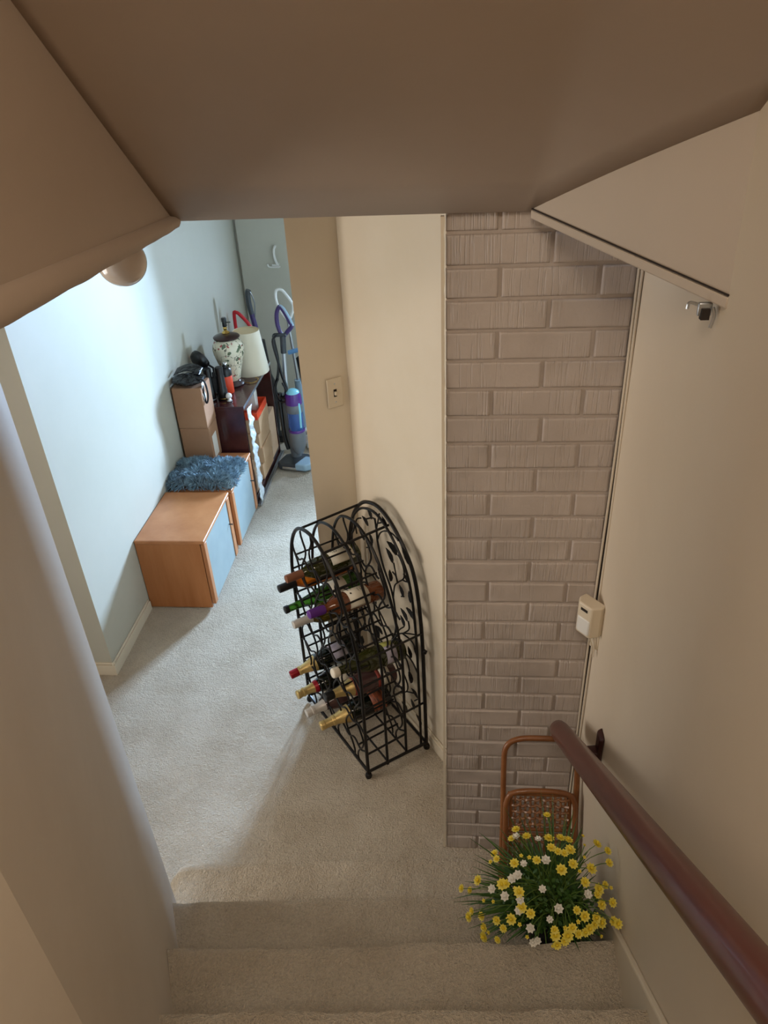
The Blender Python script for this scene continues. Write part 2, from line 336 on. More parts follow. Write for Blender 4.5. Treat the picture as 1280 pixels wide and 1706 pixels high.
# sloping soffit above the stairs
A = Vector((.163, 1.552, CZ-.003)); LB = Vector((-.562, 1.556, CZ)); C_ = Vector((XR+.006, 1.10, 2.254))
def soff_b(u):
    if u <= .74: return LB.lerp(A, u/.74)
    t = (u-.74)/.26; p = A.lerp(C_, t); p.z += .004*math.sin(PI*t); return p
def soff_t(u): return Vector((-.562, -2.6, CZ+.787*(1.556+2.6))).lerp(Vector((XR, -2.6, 2.25+.64*(1.112+2.6))), u)
def soff(u, v): return tuple(soff_b(u).lerp(soff_t(u), v))
sf = MB().grid(soff, 46, 40)
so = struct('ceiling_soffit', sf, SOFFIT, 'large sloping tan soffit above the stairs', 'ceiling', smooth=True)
mo = so.modifiers.new('thick', 'SOLIDIFY'); mo.thickness = .03; mo.offset = 1
# left soffit side with its bottom trim
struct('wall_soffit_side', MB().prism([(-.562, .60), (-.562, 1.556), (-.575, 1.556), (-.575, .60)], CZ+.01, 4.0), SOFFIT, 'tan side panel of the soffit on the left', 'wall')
tr = MB()
def trim_fn(u, v):
    y = .58+u*(1.553-.58); hgt = .012+.05*(1-u)
    bump = .003*noise.noise((y*14, 0, 0))+.022*(1-u)
    prof = [(-.575, CZ-.012+bump), (-.552, CZ-.012+bump), (-.547, CZ-.004+bump), (-.547, CZ-.004+hgt*.6), (-.553, CZ+hgt*.85), (-.562, CZ+hgt), (-.575, CZ+hgt)]
    p = prof[min(6, int(round(v*6)))]; return (p[0], y, p[1])
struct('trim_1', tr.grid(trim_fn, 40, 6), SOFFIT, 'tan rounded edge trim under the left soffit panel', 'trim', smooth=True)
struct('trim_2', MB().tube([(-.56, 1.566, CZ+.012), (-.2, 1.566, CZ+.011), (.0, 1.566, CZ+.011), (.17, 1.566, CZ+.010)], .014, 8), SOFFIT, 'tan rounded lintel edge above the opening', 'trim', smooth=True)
# right corner panel with its batten
Bp = Vector((XR+.006, 1.081, 2.021)); Ap = Vector((.163, 1.552, 2.066))
def pan(u, v):
    lo = Ap.lerp(Bp, u); hi = soff_b(.74+.26*u); p = lo.lerp(hi, v); p.z += (0 if v < .5 else .004); return tuple(p)
po = struct('wall_corner_panel', MB().grid(pan, 16, 4), PANEL, 'triangular pale panel boxing the corner under the soffit', 'panel')
mo = po.modifiers.new('thick', 'SOLIDIFY'); mo.thickness = .012; mo.offset = 0
dn = (Bp-Ap).normalized(); side = Vector((dn.y, -dn.x, 0)).normalized()
if side.y > 0: side = -side
bt = MB(); q = [Ap+side*.008, Bp+side*.008]; upz = Vector((0,0,1))
bt.add([q[0]-upz*.012, q[0]-upz*.012-side*.018, q[0]+upz*.004-side*.018, q[0]+upz*.004, q[1]-upz*.012, q[1]-upz*.012-side*.018, q[1]+upz*.006-side*.018, q[1]+upz*.006],
       [(0,1,2,3),(7,6,5,4),(0,4,5,1),(1,5,6,2),(2,6,7,3),(3,7,4,0)])
gp = MB(); g0, g1 = Ap+side*.0075+upz*.0065, Bp+side*.0075+upz*.0085; gp.tube([g0, g1], .0016, 6)  # thin dark strip put in as the shadow line above the batten
struct('trim_5', gp, GAPM, 'dark strip painted in as the shadow line above the corner panel batten', 'gap')
struct('trim_3', bt, PANEL, 'narrow batten along the bottom of the corner panel', 'trim', bevel=.003)
hkp = Ap.lerp(Bp, .93)
t = thing('latch_hook', 'small metal latch under the corner panel batten', 'latch', (hkp.x-.008, hkp.y-.0, hkp.z-.05))
MB().box(-.010, .010, -.004, .004, .016, .036).build('plate', STEEL, t, bevel=.002)
MB().box(-.006, .006, -.010, .0, .012, .028).build('catch', GAPM, t)
pr = MB().tube(spline([(.010,-.006,.03),(.013,-.008,.018),(.010,-.008,.0)]), .0025, 6); pr.build('prong', STEEL, t, smooth=True)
pr = MB().tube(spline([(-.012,-.004,.034),(-.024,-.004,.037),(-.026,-.004,.028)]), .0025, 6); pr.build('prong', STEEL, t, smooth=True)

# painted brick wall end: every brick is its own part, recessed mortar behind
BY, BX0, BX1 = 1.57, -.012, XR-.008
bw = thing('wall_brick', 'taupe painted brick wall end beside the stairs', 'brick wall', ((BX0+BX1)/2, BY, 0), kind='structure')
cx = (BX0+BX1)/2
MB().box(BX0-cx+.004, BX1-cx, .0055, .15, -.02, CZ).build('mortar', MORTAR, bw, recenter=False)
def brick_mesh(L, H, seed):
    rnd = random.Random(seed); bm = bmesh.new(); nx, nz = max(3, int(L/.02)), 3
    nx += 2; e_ = .0035
    xs = [-L/2] + [-L/2+e_+(L-2*e_)*i/(nx-2) for i in range(nx-1)] + [L/2]; zs = [-H/2, -H/2+e_, 0, H/2-e_, H/2]; nz = 4
    vs = [[bm.verts.new((xs[i], .0018*noise.noise((i*.55+seed*3.1, j*.9, seed*1.7)), zs[j])) for i in range(nx+1)] for j in range(nz+1)]
    for j in range(nz):
        for i in range(nx): bm.faces.new((vs[j][i], vs[j][i+1], vs[j+1][i+1], vs[j+1][i]))
    ring = [vs[0][i] for i in range(nx+1)] + [vs[j][nx] for j in range(1, nz+1)] + [vs[nz][i] for i in range(nx-1, -1, -1)] + [vs[j][0] for j in range(nz-1, 0, -1)]
    prev = ring
    for dy, g in ((.0022, .0022), (.012, .0034)):
        nr = []
        for q in ring:
            sx = 1 if q.co.x > L/2-1e-6 else (-1 if q.co.x < -L/2+1e-6 else 0); sz = 1 if q.co.z > H/2-1e-6 else (-1 if q.co.z < -H/2+1e-6 else 0)
            nr.append(bm.verts.new((q.co.x+sx*g, dy, q.co.z+sz*g)))
        n = len(ring)
        for i in range(n): bm.faces.new((prev[i], nr[i], nr[(i+1)%n], prev[(i+1)%n]))
        prev = nr
    bmesh.ops.recalc_face_normals(bm, faces=bm.faces)
    me = bpy.data.meshes.new('brick'); bm.to_mesh(me); bm.free(); me.materials.append(BRICK)
    for p in me.polygons: p.use_smooth = True
    return me
CH = .0679; bcache = {}
rb = random.Random(3)
k = 0; z = -.01
while z < CZ-.02:
    H = min(CH, CZ-z)-.0125
    j = rb.uniform(-.006, .006)
    joints = [BX0, .100+j, .304+j, BX1] if k % 2 == 0 else [BX0, .205+j, BX1]
    for a, b in zip(joints[:-1], joints[1:]):
        L = round(b-a-.0125, 3); key = (L, round(H, 3), rb.randint(0, 2))
        if key not in bcache: bcache[key] = brick_mesh(L, H, len(bcache)+1)
        inst('brick', bcache[key], bw, ((a+b)/2-cx, rb.uniform(-.0014, .0014), z+H/2+.006), (rb.uniform(-.008,.008), 0, rb.uniform(-.010,.010)))
    z += CH; k += 1
pe = MB().grid(lambda u, v: (BX0-.007+.007*u+(.0022*noise.noise((v*90, 1, 1)) if u > .5 else 0), BY-.003, v*(CZ-.01)), 1, 220)
pe = struct('trim_6', pe, TRIM, 'ragged cream paint edge along the left side of the brick', 'paint edge'); pe.modifiers.new('thick', 'SOLIDIFY').thickness = .012
# corner gap and cables between brick and right wall
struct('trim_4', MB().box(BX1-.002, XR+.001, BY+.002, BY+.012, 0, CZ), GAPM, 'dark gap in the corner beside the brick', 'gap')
cb = []
for q, (dx, dy) in enumerate(((-.010, -.004), (-.003, -.012))):
    pts = [(XR+dx+.0016*math.sin(zz*5+q), BY+dy+.002*math.sin(zz*3+q*2), zz) for zz in [i*.08 for i in range(0, 26)]]
    o = MB().tube(pts, .0032, 6).build('cable', WIRE, None, smooth=True)
    tag(o, ['thin painted cable nearest the brick in the wall corner', 'thin painted cable nearest the cream wall in the corner'][q], 'cable')
# motion sensor
t = thing('motion_sensor', 'cream motion sensor mounted in the corner by the brick', 'sensor', (.372, 1.522, 1.03), math.radians(-52))
MB().prism([(-.036,.006),(-.036,-.018),(-.022,-.036),(.022,-.036),(.034,-.014),(.034,.006)], 0, .098).build('housing', CREAMP, t, bevel=.005, seg=3)
MB().prism([(-.030,-.026),(-.018,-.0385),(.018,-.0385),(.022,-.034)], .008, .056).build('lens', WHITEP, t, bevel=.003)
MB().box(-.012,.010,-.037,-.032,.078,.086).build('indicator', GAPM, t)
MB().box(-.004,.024,.004,.010,-.06,.02).build('bracket', CREAMP, t, bevel=.002)
wr = MB().tube(spline([(.0,-.01,.002),(.0,-.006,-.02),(.012,-.002,-.055),(.014,-.004,-.075)]), .002, 6); wr.build('lead', WIRE, t, smooth=True)
wr = MB().tube(spline([(.01,-.006,.002),(.014,-.002,-.03),(.018,-.002,-.06),(.02,-.005,-.08)]), .002, 6); wr.build('lead', WIRE, t, smooth=True)
# light switch on the pillar
ang = math.atan2(.6, .8)
t = thing('light_switch', 'cream toggle light switch on the narrow wall end', 'switch', (-.4065+.0006, 2.4135-.0008, 1.281), ang)
MB().box(-.030, .030, -.006, 0, 0, .108).build('cover_plate', CREAMP, t, bevel=.0025, seg=3)
MB().box(-.006, .006, -.0068, -.004, .040, .068).build('slot', GAPM, t)
tg = MB().box(-.0045, .0045, -.016, -.004, .047, .060).build('toggle', CREAMP, t, bevel=.0015)
for zz in (.020, .088): MB().lathe([(.0028, 0), (.0022, .001)], 10).xf(Matrix.Translation((0, -.006, zz)) @ Matrix.Rotation(PI/2, 4, 'X')).build('screw', STEEL, t)

# ------------------------------------------------------------------ staircase
st = thing('staircase', 'beige carpeted staircase going down to the room', 'stairs', (0, .4, 0), kind='structure')
RIS = .19
NY = [(1.338, 1.432), (1.112, 1.197), (.892, .965), (.678, .737)]
for i in range(9): NY.append((NY[-1][0]-.224, NY[-1][1]-.232))
def wall_x(y): return -.452 if y < .41 else -.452-(y-.41)*.4403
for i in range(12):
    z1 = RIS*(i+1); z0 = RIS*i
    yl, yr = NY[i]; yl2, yr2 = NY[i+1]
    prof = [(-.024, z0-.01-z1), (-.024, -.055), (-.012, -.046), (-.002, -.036), (.0, -.020), (-.0015, -.009), (-.005, .003), (-.016, .007), (-.045, .003), (-.12, -.004), (-.17, -.006), (-.27, -.006)]
    def fn(u, v):
        k = v*(len(prof)-1); k0 = min(int(k+1e-6), len(prof)-2); f_ = k-k0
        py = prof[k0][0]*(1-f_)+prof[k0+1][0]*f_; pz = prof[k0][1]*(1-f_)+prof[k0+1][1]*f_
        y = yl*(1-u)+yr*u+py
        xl = (wall_x(max(y, .2)) if i > 0 else -.868)
        if i == 0: xl = -.868 + (0.03 if False else 0)
        x = xl+(XR-xl)*u
        rr = 0
        if i == 0:
            e = max(0, 1-(x-xl)/.05); rr = -.03*e*e            # rounded free corner of the bottom step
            if py > -.05: y -= .03*e*e
        wob = .006*noise.noise((x*7, y*7, i*5.3)) + .004*noise.noise((x*24, y*24, i*9.1))
        return (x, y-.4 + (.6*wob if py > -.06 else 0), z1+pz + wob + (rr if pz > -.06 else 0))
    NV = (len(prof)-1)*2
    mb = MB().grid(fn, 120, NV)
    if i == 0:   # closed left end of the bottom step
        mb.add([fn(0, v/NV) for v in range(NV+1)] + [(-.868, yl-.27-.4, -.01)], [tuple(range(NV+2))])
    mb.build('step', CARPET, st, smooth=True, recenter=False)
# sloping skirt board on the right wall
sk = MB(); sl = .806
def skz(y): return .603+(.975-y)*sl
sk.add([(XR, 1.40, skz(1.40)), (XR, -1.2, skz(-1.2)), (XR, -1.2, skz(-1.2)-.5), (XR, 1.40, skz(1.40)-.27), (XR-.014, 1.40, skz(1.40)), (XR-.014, -1.2, skz(-1.2)), (XR-.014, -1.2, skz(-1.2)-.5), (XR-.014, 1.40, skz(1.40)-.27)],
       [(0,1,2,3),(7,6,5,4),(0,4,5,1),(1,5,6,2),(2,6,7,3),(3,7,4,0)])
struct('baseboard_stair', sk, TRIM, 'cream skirt board following the stairs on the right wall', 'baseboard', bevel=.004)
struct('floor_landing', MB().box(-.6, .5, -2.7, -1.35, 2.1, 2.28), CARPET, 'carpeted upper landing at the top of the stairs', 'floor')

# ------------------------------------------------------------------ handrail
t = thing('handrail', 'round brown handrail sloping down the right wall', 'handrail', (.313, .6, 1.36))
def rz(y): return .672+(1.5-y)*.787
pts = [(0, y-.6, rz(y)-1.36) for y in [1.512, 1.508, 1.498, 1.46, 1.2, .8, .4, 0, -.4]]
MB().tube(pts, [.010, .020, .026, .028, .028, .028, .028, .028, .028], 20, flat=1.06).build('rail', RAIL, t, smooth=True, recenter=False)
for yb in (1.335, .365):
    mb = MB(); zb = rz(yb)-1.36; y_ = yb-.6
    mb.prism([(.0, -.016), (.045, -.013), (.079, -.018), (.079, .018), (.045, .013), (.0, .016)], -.055, -.015).xf(Matrix.Translation((0, y_, zb)))
    mb.add([(.066, y_-.017, zb-.07), (.0785, y_-.02, zb-.075), (.0785, y_+.02, zb-.075), (.066, y_+.017, zb-.07), (.066, y_-.019, zb+.035), (.0785, y_-.022, zb+.045), (.0785, y_+.022, zb+.045), (.066, y_+.019, zb+.035)],
           [(0,1,2,3),(7,6,5,4),(0,4,5,1),(1,5,6,2),(2,6,7,3),(3,7,4,0)])
    mb.build('bracket', BRKT, t, bevel=.005, recenter=False)
    MB().lathe([(.006, 0), (.005, .004)], 10).xf(Matrix.Translation((-.0, y_, zb-.034))).build('screw', BRASS, t)

# ------------------------------------------------------------------ wine rack
RO = (-.306, 1.845, 0); RA = math.atan2(-.797, .603)
rack = thing('wine_rack', 'black wrought iron wine rack with arched leafy back', 'wine rack', RO, RA)
def S(s, d, z): return (-s, d, z)
fp = [(0,.015),(0,.25),(0,.5),(.018,.62),(.052,.73),(.085,.80),(.128,.873),(.19,.932),(.26,.960),(.33,.955),(.39,.925),(.44,.855),(.468,.76),(.48,.65),(.48,.35),(.48,.015)]
bp_ = [(-.012,.015),(-.008,.25),(-.002,.5),(.010,.66),(.033,.79),(.075,.873),(.16,.953),(.25,.988),(.33,.972),(.387,.935),(.44,.868),(.47,.78),(.485,.62),(.485,.3),(.485,.015)]
DEP = .262
for d_, prof, r, dz in ((0, fp, .0066, 0), (.087, fp, .0054, -.008), (.174, fp, .0054, -.014)):
    MB().tube(spline([S(s, d_, z+(dz if z > .6 else 0)) for s, z in prof], 5), r, 8).build('arch_frame', IRON, rack, smooth=True)
back = MB().tube(spline([S(s, DEP, z) for s, z in bp_], 5), .0072, 8)
back.tube(spline([S(.2425+(s-.2425)*.945, DEP-.016, z*.982) for s, z in bp_], 5), .005, 8)
back = back.build('back_panel', IRON, rack, smooth=True, recenter=False)
def topz(s, prof=fp):
    for (a, za), (b, zb) in zip(prof[2:-1], prof[3:]):
        if a <= s <= b and b > a: return za+(zb-za)*(s-a)/(b-a)
    return .5
# feet
for s, d_ in ((0,0),(.48,0),(-.012,DEP),(.485,DEP)):
    MB().lathe([(.006,0),(.012,.002),(.0135,.010),(.011,.020),(.005,.024)], 12, S(s, d_, .0)).build('foot', IRON, rack, smooth=True)
# base and side rails
def rod(p, q, r=.0042, name='cross_bar', n=6): return MB().tube([p, q], r, n).build(name, IRON, rack, smooth=True)
rod(S(0,0,.03), S(.48,0,.03), .006, 'base_rail'); rod(S(-.012,DEP,.03), S(.485,DEP,.03), .006, 'base_rail'); rod(S(0,0,.03), S(-.012,DEP,.03), .006, 'base_rail'); rod(S(.48,0,.03), S(.485,DEP,.03), .006, 'base_rail')
rod(S(0,.087,.03), S(.48,.087,.03), .004, 'base_rail'); rod(S(0,.174,.03), S(.48,.174,.03), .004, 'base_rail')
ROWS = [.125, .24, .355, .47, .585, .70]
for s in (.0, .48):
    for zz in ROWS:
        if zz < .66 or s > .1: rod(S(s, 0, zz), S(s, .178 if zz not in (.24, .585) else DEP, zz))
for s, z_ in ((.19, .934), (.40, .915)): rod(S(s, -.005, z_), S(s, DEP, z_+.012), .005, 'ridge_bar')
# bottle cradles: paired rods running front to back plus wavy wires
COLS = [.06, .15, .24, .33, .42]
for zi, zz in enumerate(ROWS + [.80]):
    for s in COLS:
        if topz(s) > zz+.03:
            s2 = s + (.022 if zi % 2 else -.0)
            if s2 < .46: rod(S(s2, 0, zz), S(s2, .178, zz), .0038, 'cradle_rod')
for d_ in (0, .174):
    for ci, s in enumerate([.045, .12, .20, .28, .36, .435]):
        zt = topz(s)-.006; pts = []
        n = 44
        for i in range(n+1):
            zz = .03+(zt-.03)*i/n
            am = .026*math.sin(PI*zz/.115 + (PI if ci % 2 else 0))*min(1, (zt-zz)/.06+.02)
            pts.append(S(min(.475, max(.005, s+am)), d_, zz))
        MB().tube(pts, .0037, 6).build('wavy_wire', IRON, rack, smooth=True)
    for zi, zz in enumerate(ROWS + [.80]):
        if topz(.05) < zz: a, b = .13, .43
        else: a, b = .004, .476
        n = 40; pts = [S(a+(b-a)*i/n, d_, zz+.012*math.cos(2*PI*(a+(b-a)*i/n)/.09 + (PI if zi % 2 else 0))) for i in range(n+1)]
        MB().tube(pts, .0035, 6).build('cradle_wave', IRON, rack, smooth=True)
# vine on the back panel
def vine(pts, r=.0032):
    o = MB().tube(spline([S(s, DEP-.01, z) for s, z in pts], 6), r, 6).build('vine', IRON, back, smooth=True); return o
vine([(.27,.03),(.255,.12),(.22,.22),(.195,.33),(.195,.415)], .0042)
def leaf_mesh(seed):
    rnd = random.Random(seed); L_ = .066; n = 7; bm = bmesh.new(); up = []; lo = []
    for i in range(n+1):
        t_ = i/n; wd = .0165*math.sin(PI*min(1, t_*1.02))**.75*(1.15-.45*t_) + (.0016 if i % 2 else 0)
        if i in (0, n): wd = .0004
        up.append((t_*L_, wd)); lo.append((t_*L_, -wd))
    out = up + lo[::-1]
    f = [bm.verts.new((x, -.0012+.003*math.sin(x*50)*1, y)) for x, y in out]; b = [bm.verts.new((x, .0012+.003*math.sin(x*50), y)) for x, y in out]
    N = len(out)
    for i in range(n): # quads across
        bm.faces.new((f[i], f[i+1], f[N-2-i], f[N-1-i])); bm.faces.new((b[N-1-i], b[N-2-i], b[i+1], b[i]))
    for i in range(N): bm.faces.new((f[(i+1)%N], f[i], b[i], b[(i+1)%N]))
    bmesh.ops.remove_doubles(bm, verts=bm.verts, dist=1e-6); bmesh.ops.recalc_face_normals(bm, faces=bm.faces)
    me = bpy.data.meshes.new('leaf'); bm.to_mesh(me); bm.free(); me.materials.append(IRON); return me
LM = [leaf_mesh(i) for i in range(2)]
vines = [[(.267,.938),(.26,.896),(.255,.836),(.225,.749),(.176,.668),(.156,.566),(.162,.488),(.195,.415)],[(.234,.974),(.261,.889)],[(.218,.946),(.249,.926)],[(.257,.849),(.234,.893),(.194,.923),(.147,.933),(.117,.922)],[(.168,.635),(.155,.703),(.129,.738),(.091,.779),(.089,.819),(.107,.85),(.124,.86)],[(.135,.734),(.145,.778),(.153,.809)],[(.164,.763),(.144,.758),(.134,.738)],[(.096,.768),(.081,.771),(.056,.783)],[(.368,.888),(.4,.867),(.413,.831),(.409,.797)],[(.338,.898),(.273,.935),(.263,.899)],[(.297,.81),(.31,.788),(.341,.771)],[(.261,.742),(.264,.711)],[(.095,.695),(.112,.685)],[(.181,.45),(.111,.512),(.02,.569)],[(.105,.518),(.069,.561),(.072,.597)],[(.145,.483),(.138,.508),(.104,.548)],[(.142,.405),(.1,.421),(.053,.411),(.015,.374)],[(.135,.405),(.094,.394),(.076,.351)],[(.13,.314),(.094,.267),(.1,.224),(.142,.178)],[(.1,.221),(.053,.252)],[(.184,.205),(.147,.207),(.126,.194)],[(.048,.215),(.012,.259)],[(.115,.508),(.062,.515),(.029,.499)]]
vines += [[(.22,.46),(.30,.52),(.37,.50),(.41,.56)], [(.20,.32),(.29,.36),(.37,.34),(.42,.40)], [(.25,.12),(.32,.18),(.40,.16),(.44,.22)], [(.24,.62),(.31,.66),(.37,.64),(.42,.70)]]
for i, p in enumerate(vines): vine(p, .0042 if i == 0 else .0030)
rl = random.Random(11)
leaves = [((.302,.949),(.285,.925)),((.349,.901),(.314,.882)),((.379,.818),(.352,.797)),((.309,.853),(.294,.811)),((.206,.965),(.188,.934)),((.187,.882),(.124,.86)),((.192,.85),(.153,.809)),((.288,.78),(.261,.742)),((.18,.761),(.179,.711)),((.08,.791),(.051,.775)),((.112,.729),(.095,.695)),((.057,.743),(.05,.697)),((.112,.63),(.072,.597)),((.074,.657),(.032,.632)),((.115,.583),(.098,.552)),((.3,.418),(.254,.407)),((.107,.924),(.052,.858)),((.139,.467),(.13,.429)),((.077,.471),(.062,.424)),((.161,.341),(.13,.314)),((.072,.354),(.065,.296)),((.052,.269),(.019,.256)),((.066,.2),(.05,.166)),((.123,.132),(.095,.116)),((.033,.153),(-.001,.126)),((.03,.494),(.015,.465)),((.074,.657),(.024,.637))]
leaves += [((.40,.62),(.41,.565)), ((.44,.45),(.42,.40)), ((.43,.27),(.44,.22)), ((.44,.75),(.42,.70)), ((.32,.57),(.30,.52)), ((.31,.41),(.29,.36)), ((.34,.23),(.32,.18))]
for i, (a, b) in enumerate(leaves):
    dx, dz = -(a[0]-b[0]), a[1]-b[1]; k_ = max(.72, min(1.05, math.hypot(dx, dz)/.062))
    inst('leaf', LM[i % 2], back, S(b[0], DEP-.012+rl.uniform(-.002,.002), b[1]), (0, -math.atan2(dz, dx), 0), (k_, k_, k_))
MB().tube([S(.0,DEP,.50), S(-.012,DEP+.012,.502)], .004, 6).build('wall_pin', IRON, rack)
MB().ell(S(-.006,DEP+.004,.50), (.011,.008,.011), 10, 6).build('clamp', IRON, rack, smooth=True)

# ------------------------------------------------------------------ bottles
G_DARK = mat('black_green_glass', (14, 20, 12), .06, coat=.3)
G_OLIVE = mat('olive_bottle_glass', (58, 60, 22), .05, trans=.35, coat=.3)
G_GREEN = mat('green_bottle_glass', (72, 128, 40), .04, trans=.75)
G_AMBER = mat('amber_bottle_glass', (136, 76, 40), .05, trans=.45, coat=.2)
G_ROSE = mat('smoky_rose_glass', (98, 70, 68), .08, trans=.3, coat=.2)
G_YEL = mat('yellow_green_glass', (108, 88, 26), .05, trans=.5)
G_ORA = mat('orange_bottle_glass', (196, 104, 22), .05, trans=.6)
FOILG = mat('gold_foil', (206, 178, 116), .36, metal=.6, bump=(70, .5, .003))
FOILR = mat('red_foil', (150, 22, 36), .35, metal=.3)
FOILB = mat('black_foil', (18, 17, 18), .4)
FOILS = mat('silver_foil', (214, 208, 200), .38, metal=.35, bump=(60, .4, .003))
FOILW = mat('brown_capsule', (132, 84, 58), .45)
FOILP = mat('purple_capsule', (92, 36, 130), .4)
LABW = mat('white_label_paper', (226, 216, 196), .6)
LABG = mat('lavender_label_paper', (150, 140, 156), .6, var=(30, (196, 188, 196)))
LABO = mat('copper_print_label', (24, 16, 14), .5, var=(110, (196, 104, 62)), stretch=(.2, .2, 1.4))
LABR = mat('red_label_band', (150, 62, 50), .6)
LABK = mat('chartreuse_label', (140, 140, 62), .6, var=(50, (190, 190, 110)))
INK = mat('label_ink', (40, 34, 30), .7)
def bottle_prof(kind):
    if kind == 'sparkling': return [(.0001,.008),(.03,.004),(.041,.004),(.043,.012),(.043,.135),(.041,.155),(.033,.185),(.024,.21),(.0175,.235),(.0150,.255),(.0150,.295),(.0135,.297),(.0001,.297)]
    if kind == 'hock': return [(.0001,.008),(.03,.003),(.036,.004),(.0375,.012),(.0375,.12),(.034,.155),(.027,.19),(.0205,.225),(.0155,.26),(.0140,.28),(.0140,.318),(.0125,.32),(.0001,.32)]
    return [(.0001,.008),(.03,.003),(.0365,.004),(.0375,.012),(.0375,.175),(.0345,.195),(.025,.213),(.0165,.228),(.0142,.24),(.0142,.296),(.0130,.300),(.0001,.300)]
def rad_at(prof, z):
    for (r0, z0), (r1, z1) in zip(prof[:-1], prof[1:]):
        if z0 <= z <= z1 and z1 > z0: return r0+(r1-r0)*(z-z0)/(z1-z0)
    return prof[-2][0]
Xax = Vector((.603, -.797, 0)); Yax = Vector((.797, .603, 0)); O_ = Vector(RO)
def wp(s, d_, z): return O_ - Xax*s + Yax*d_ + Vector((0,0,z))
def bottle(label, kind, glass, s, z, tip, caps, labels, base_s=None, base_z=None, marks=None, upang=0):
    prof = bottle_prof(kind); Lb = prof[-1][1]
    P1 = wp(s, tip, z); P0 = wp(base_s if base_s is not None else s, tip+Lb, base_z if base_z is not None else z)
    zax = (P1-P0).normalized(); P0 = P1-zax*Lb
    y_ = Vector((0,0,1)); y_ = (y_-zax*y_.dot(zax)).normalized(); x_ = y_.cross(zax)
    M_ = Matrix((x_, y_, zax)).transposed()
    t = thing('wine_bottle', label, 'bottle', P0, 0, 'bottles lying in the wine rack'); t.rotation_euler = M_.to_euler()
    MB().lathe(prof, 24).build('glass', glass, t, smooth=True)
    for (z0, z1, m_, extra) in caps:
        n = 8; pf = [(rad_at(prof, z0)+.0002, z0)]
        for i in range(n+1):
            zz = z0+(z1-z0)*i/n; pf.append((rad_at(prof, min(zz, Lb-.004))+.0009+extra*(1 if 0 < i < n else .4), zz))
        if z1 >= Lb: pf += [(pf[-1][0]*.9, z1+.0012), (.0001, z1+.0014)]
        else: pf.append((rad_at(prof, z1)+.0001, z1))
        MB().lathe(pf, 20).build('capsule', m_, t, smooth=True)
    for (z0, z1, a0, a1, m_) in labels:
        mb = MB(); n = 14
        for i in range(n):
            q = []
            for aa in (a0+(a1-a0)*i/n, a0+(a1-a0)*(i+1)/n):
                a = math.radians(90+aa)
                for zz in (z0, z1):
                    R_ = rad_at(prof, zz)+.0007; q.append((R_*math.cos(a), R_*math.sin(a), zz))
            mb.add(q, [(0, 2, 3, 1)])
        o = mb.build('label', m_, t, smooth=True)
        sm = o.modifiers.new('thick', 'SOLIDIFY'); sm.thickness = .0004; sm.offset = 1
    for (z0, a, w_, h_) in (marks or []):
        an = math.radians(90+a); R_ = .0375+.0014
        if kind == 'sparkling': R_ = .043+.0014
        mb = MB().box(-w_/2, w_/2, 0, .0003, -h_/2, h_/2); mb.xf(Matrix.Translation((R_*math.cos(an), R_*math.sin(an), z0)) @ Matrix.Rotation(an-PI/2, 4, 'Z'))
        mb.build('print', INK, t)
    return t
def label_text(t, body, R_, z0, a, size, rot):
    cu = bpy.data.curves.new('lettering', 'FONT'); cu.body = body; cu.size = size; cu.align_x = 'CENTER'; cu.align_y = 'CENTER'; cu.extrude = .0003
    o = bpy.data.objects.new('lettering', cu); me = bpy.data.meshes.new_from_object(o); bpy.data.objects.remove(o)
    an = math.radians(90+a)
    # wrap the letters round the bottle
    for v in me.vertices:
        x, y, zq = v.co
        if rot: x, y = -y, x
        th = an - x/R_
        rr = R_+zq; v.co = (rr*math.cos(th), rr*math.sin(th), z0+y)
    me.materials.append(INK); ob = bpy.data.objects.new('lettering', me); COL.objects.link(ob); ob.parent = t; return ob
b = bottle('olive wine bottle with tan capsule and monogram label, top of the rack', 'wine', G_OLIVE, .37, .749, -.073, [(.235,.30,FOILW,.0006)], [(.055,.125,-75,75,LABW),(.030,.046,-75,75,LABW)], base_z=.745)
label_text(b, 'GF', .0386, .098, 8, .024, True)
bottle('bottle with black capsule and orange shoulder at the top left of the rack', 'wine', G_ORA, .425, .675, -.085, [(.232,.30,FOILB,.0006)], [(.05,.10,-85,85,LABW),(.10,.135,-85,85,ORANGE)])
bottle('green glass bottle with black tip pointing out over the carpet', 'hock', G_GREEN, .44, .557, -.068, [(.304,.32,FOILB,.0008)], [(.06,.125,-85,85,LABW)])
b = bottle('amber bottle with purple capsule and large white label', 'wine', G_AMBER, .20, .700, -.075, [(.238,.30,FOILP,.0016)], [(.065,.150,-105,105,LABW)], base_z=.665, base_s=.215,
       marks=[(.135,20,.016,.004),(.122,18,.010,.0022),(.10,-5,.018,.0015),(.09,-8,.012,.0015),(.082,10,.02,.0012),(.135,-16,.007,.007)])
bottle('pale bottle with silver capsule just under the purple one', 'wine', G_YEL, .345, .555, -.080, [(.225,.30,FOILS,.0009)], [(.06,.14,-85,85,LABW)])
bottle('sparkling wine bottle with gold foil and dark red tip', 'sparkling', G_DARK, .44, .228, -.085, [(.185,.262,FOILG,.0012),(.250,.262,FOILG,.0030),(.262,.297,FOILR,.0016)], [(.05,.12,-85,85,LABG)], base_s=.42, base_z=.26)
bottle('dark olive bottle with a cream stopper and lavender label', 'sparkling', G_OLIVE, .115, .475, -.05, [(.272,.297,LABW,.003)], [(.045,.09,-105,-10,LABG),(.045,.09,-10,80,LABK)], base_z=.44)
bottle('sparkling bottle with slim gold neck foil and red neck ring', 'sparkling', G_DARK, .40, .150, -.085, [(.222,.297,FOILG,.0010),(.262,.272,FOILG,.0030),(.284,.297,FOILG,.0026),(.205,.222,FOILR,.0010)], [(.05,.12,-85,85,LABW)])
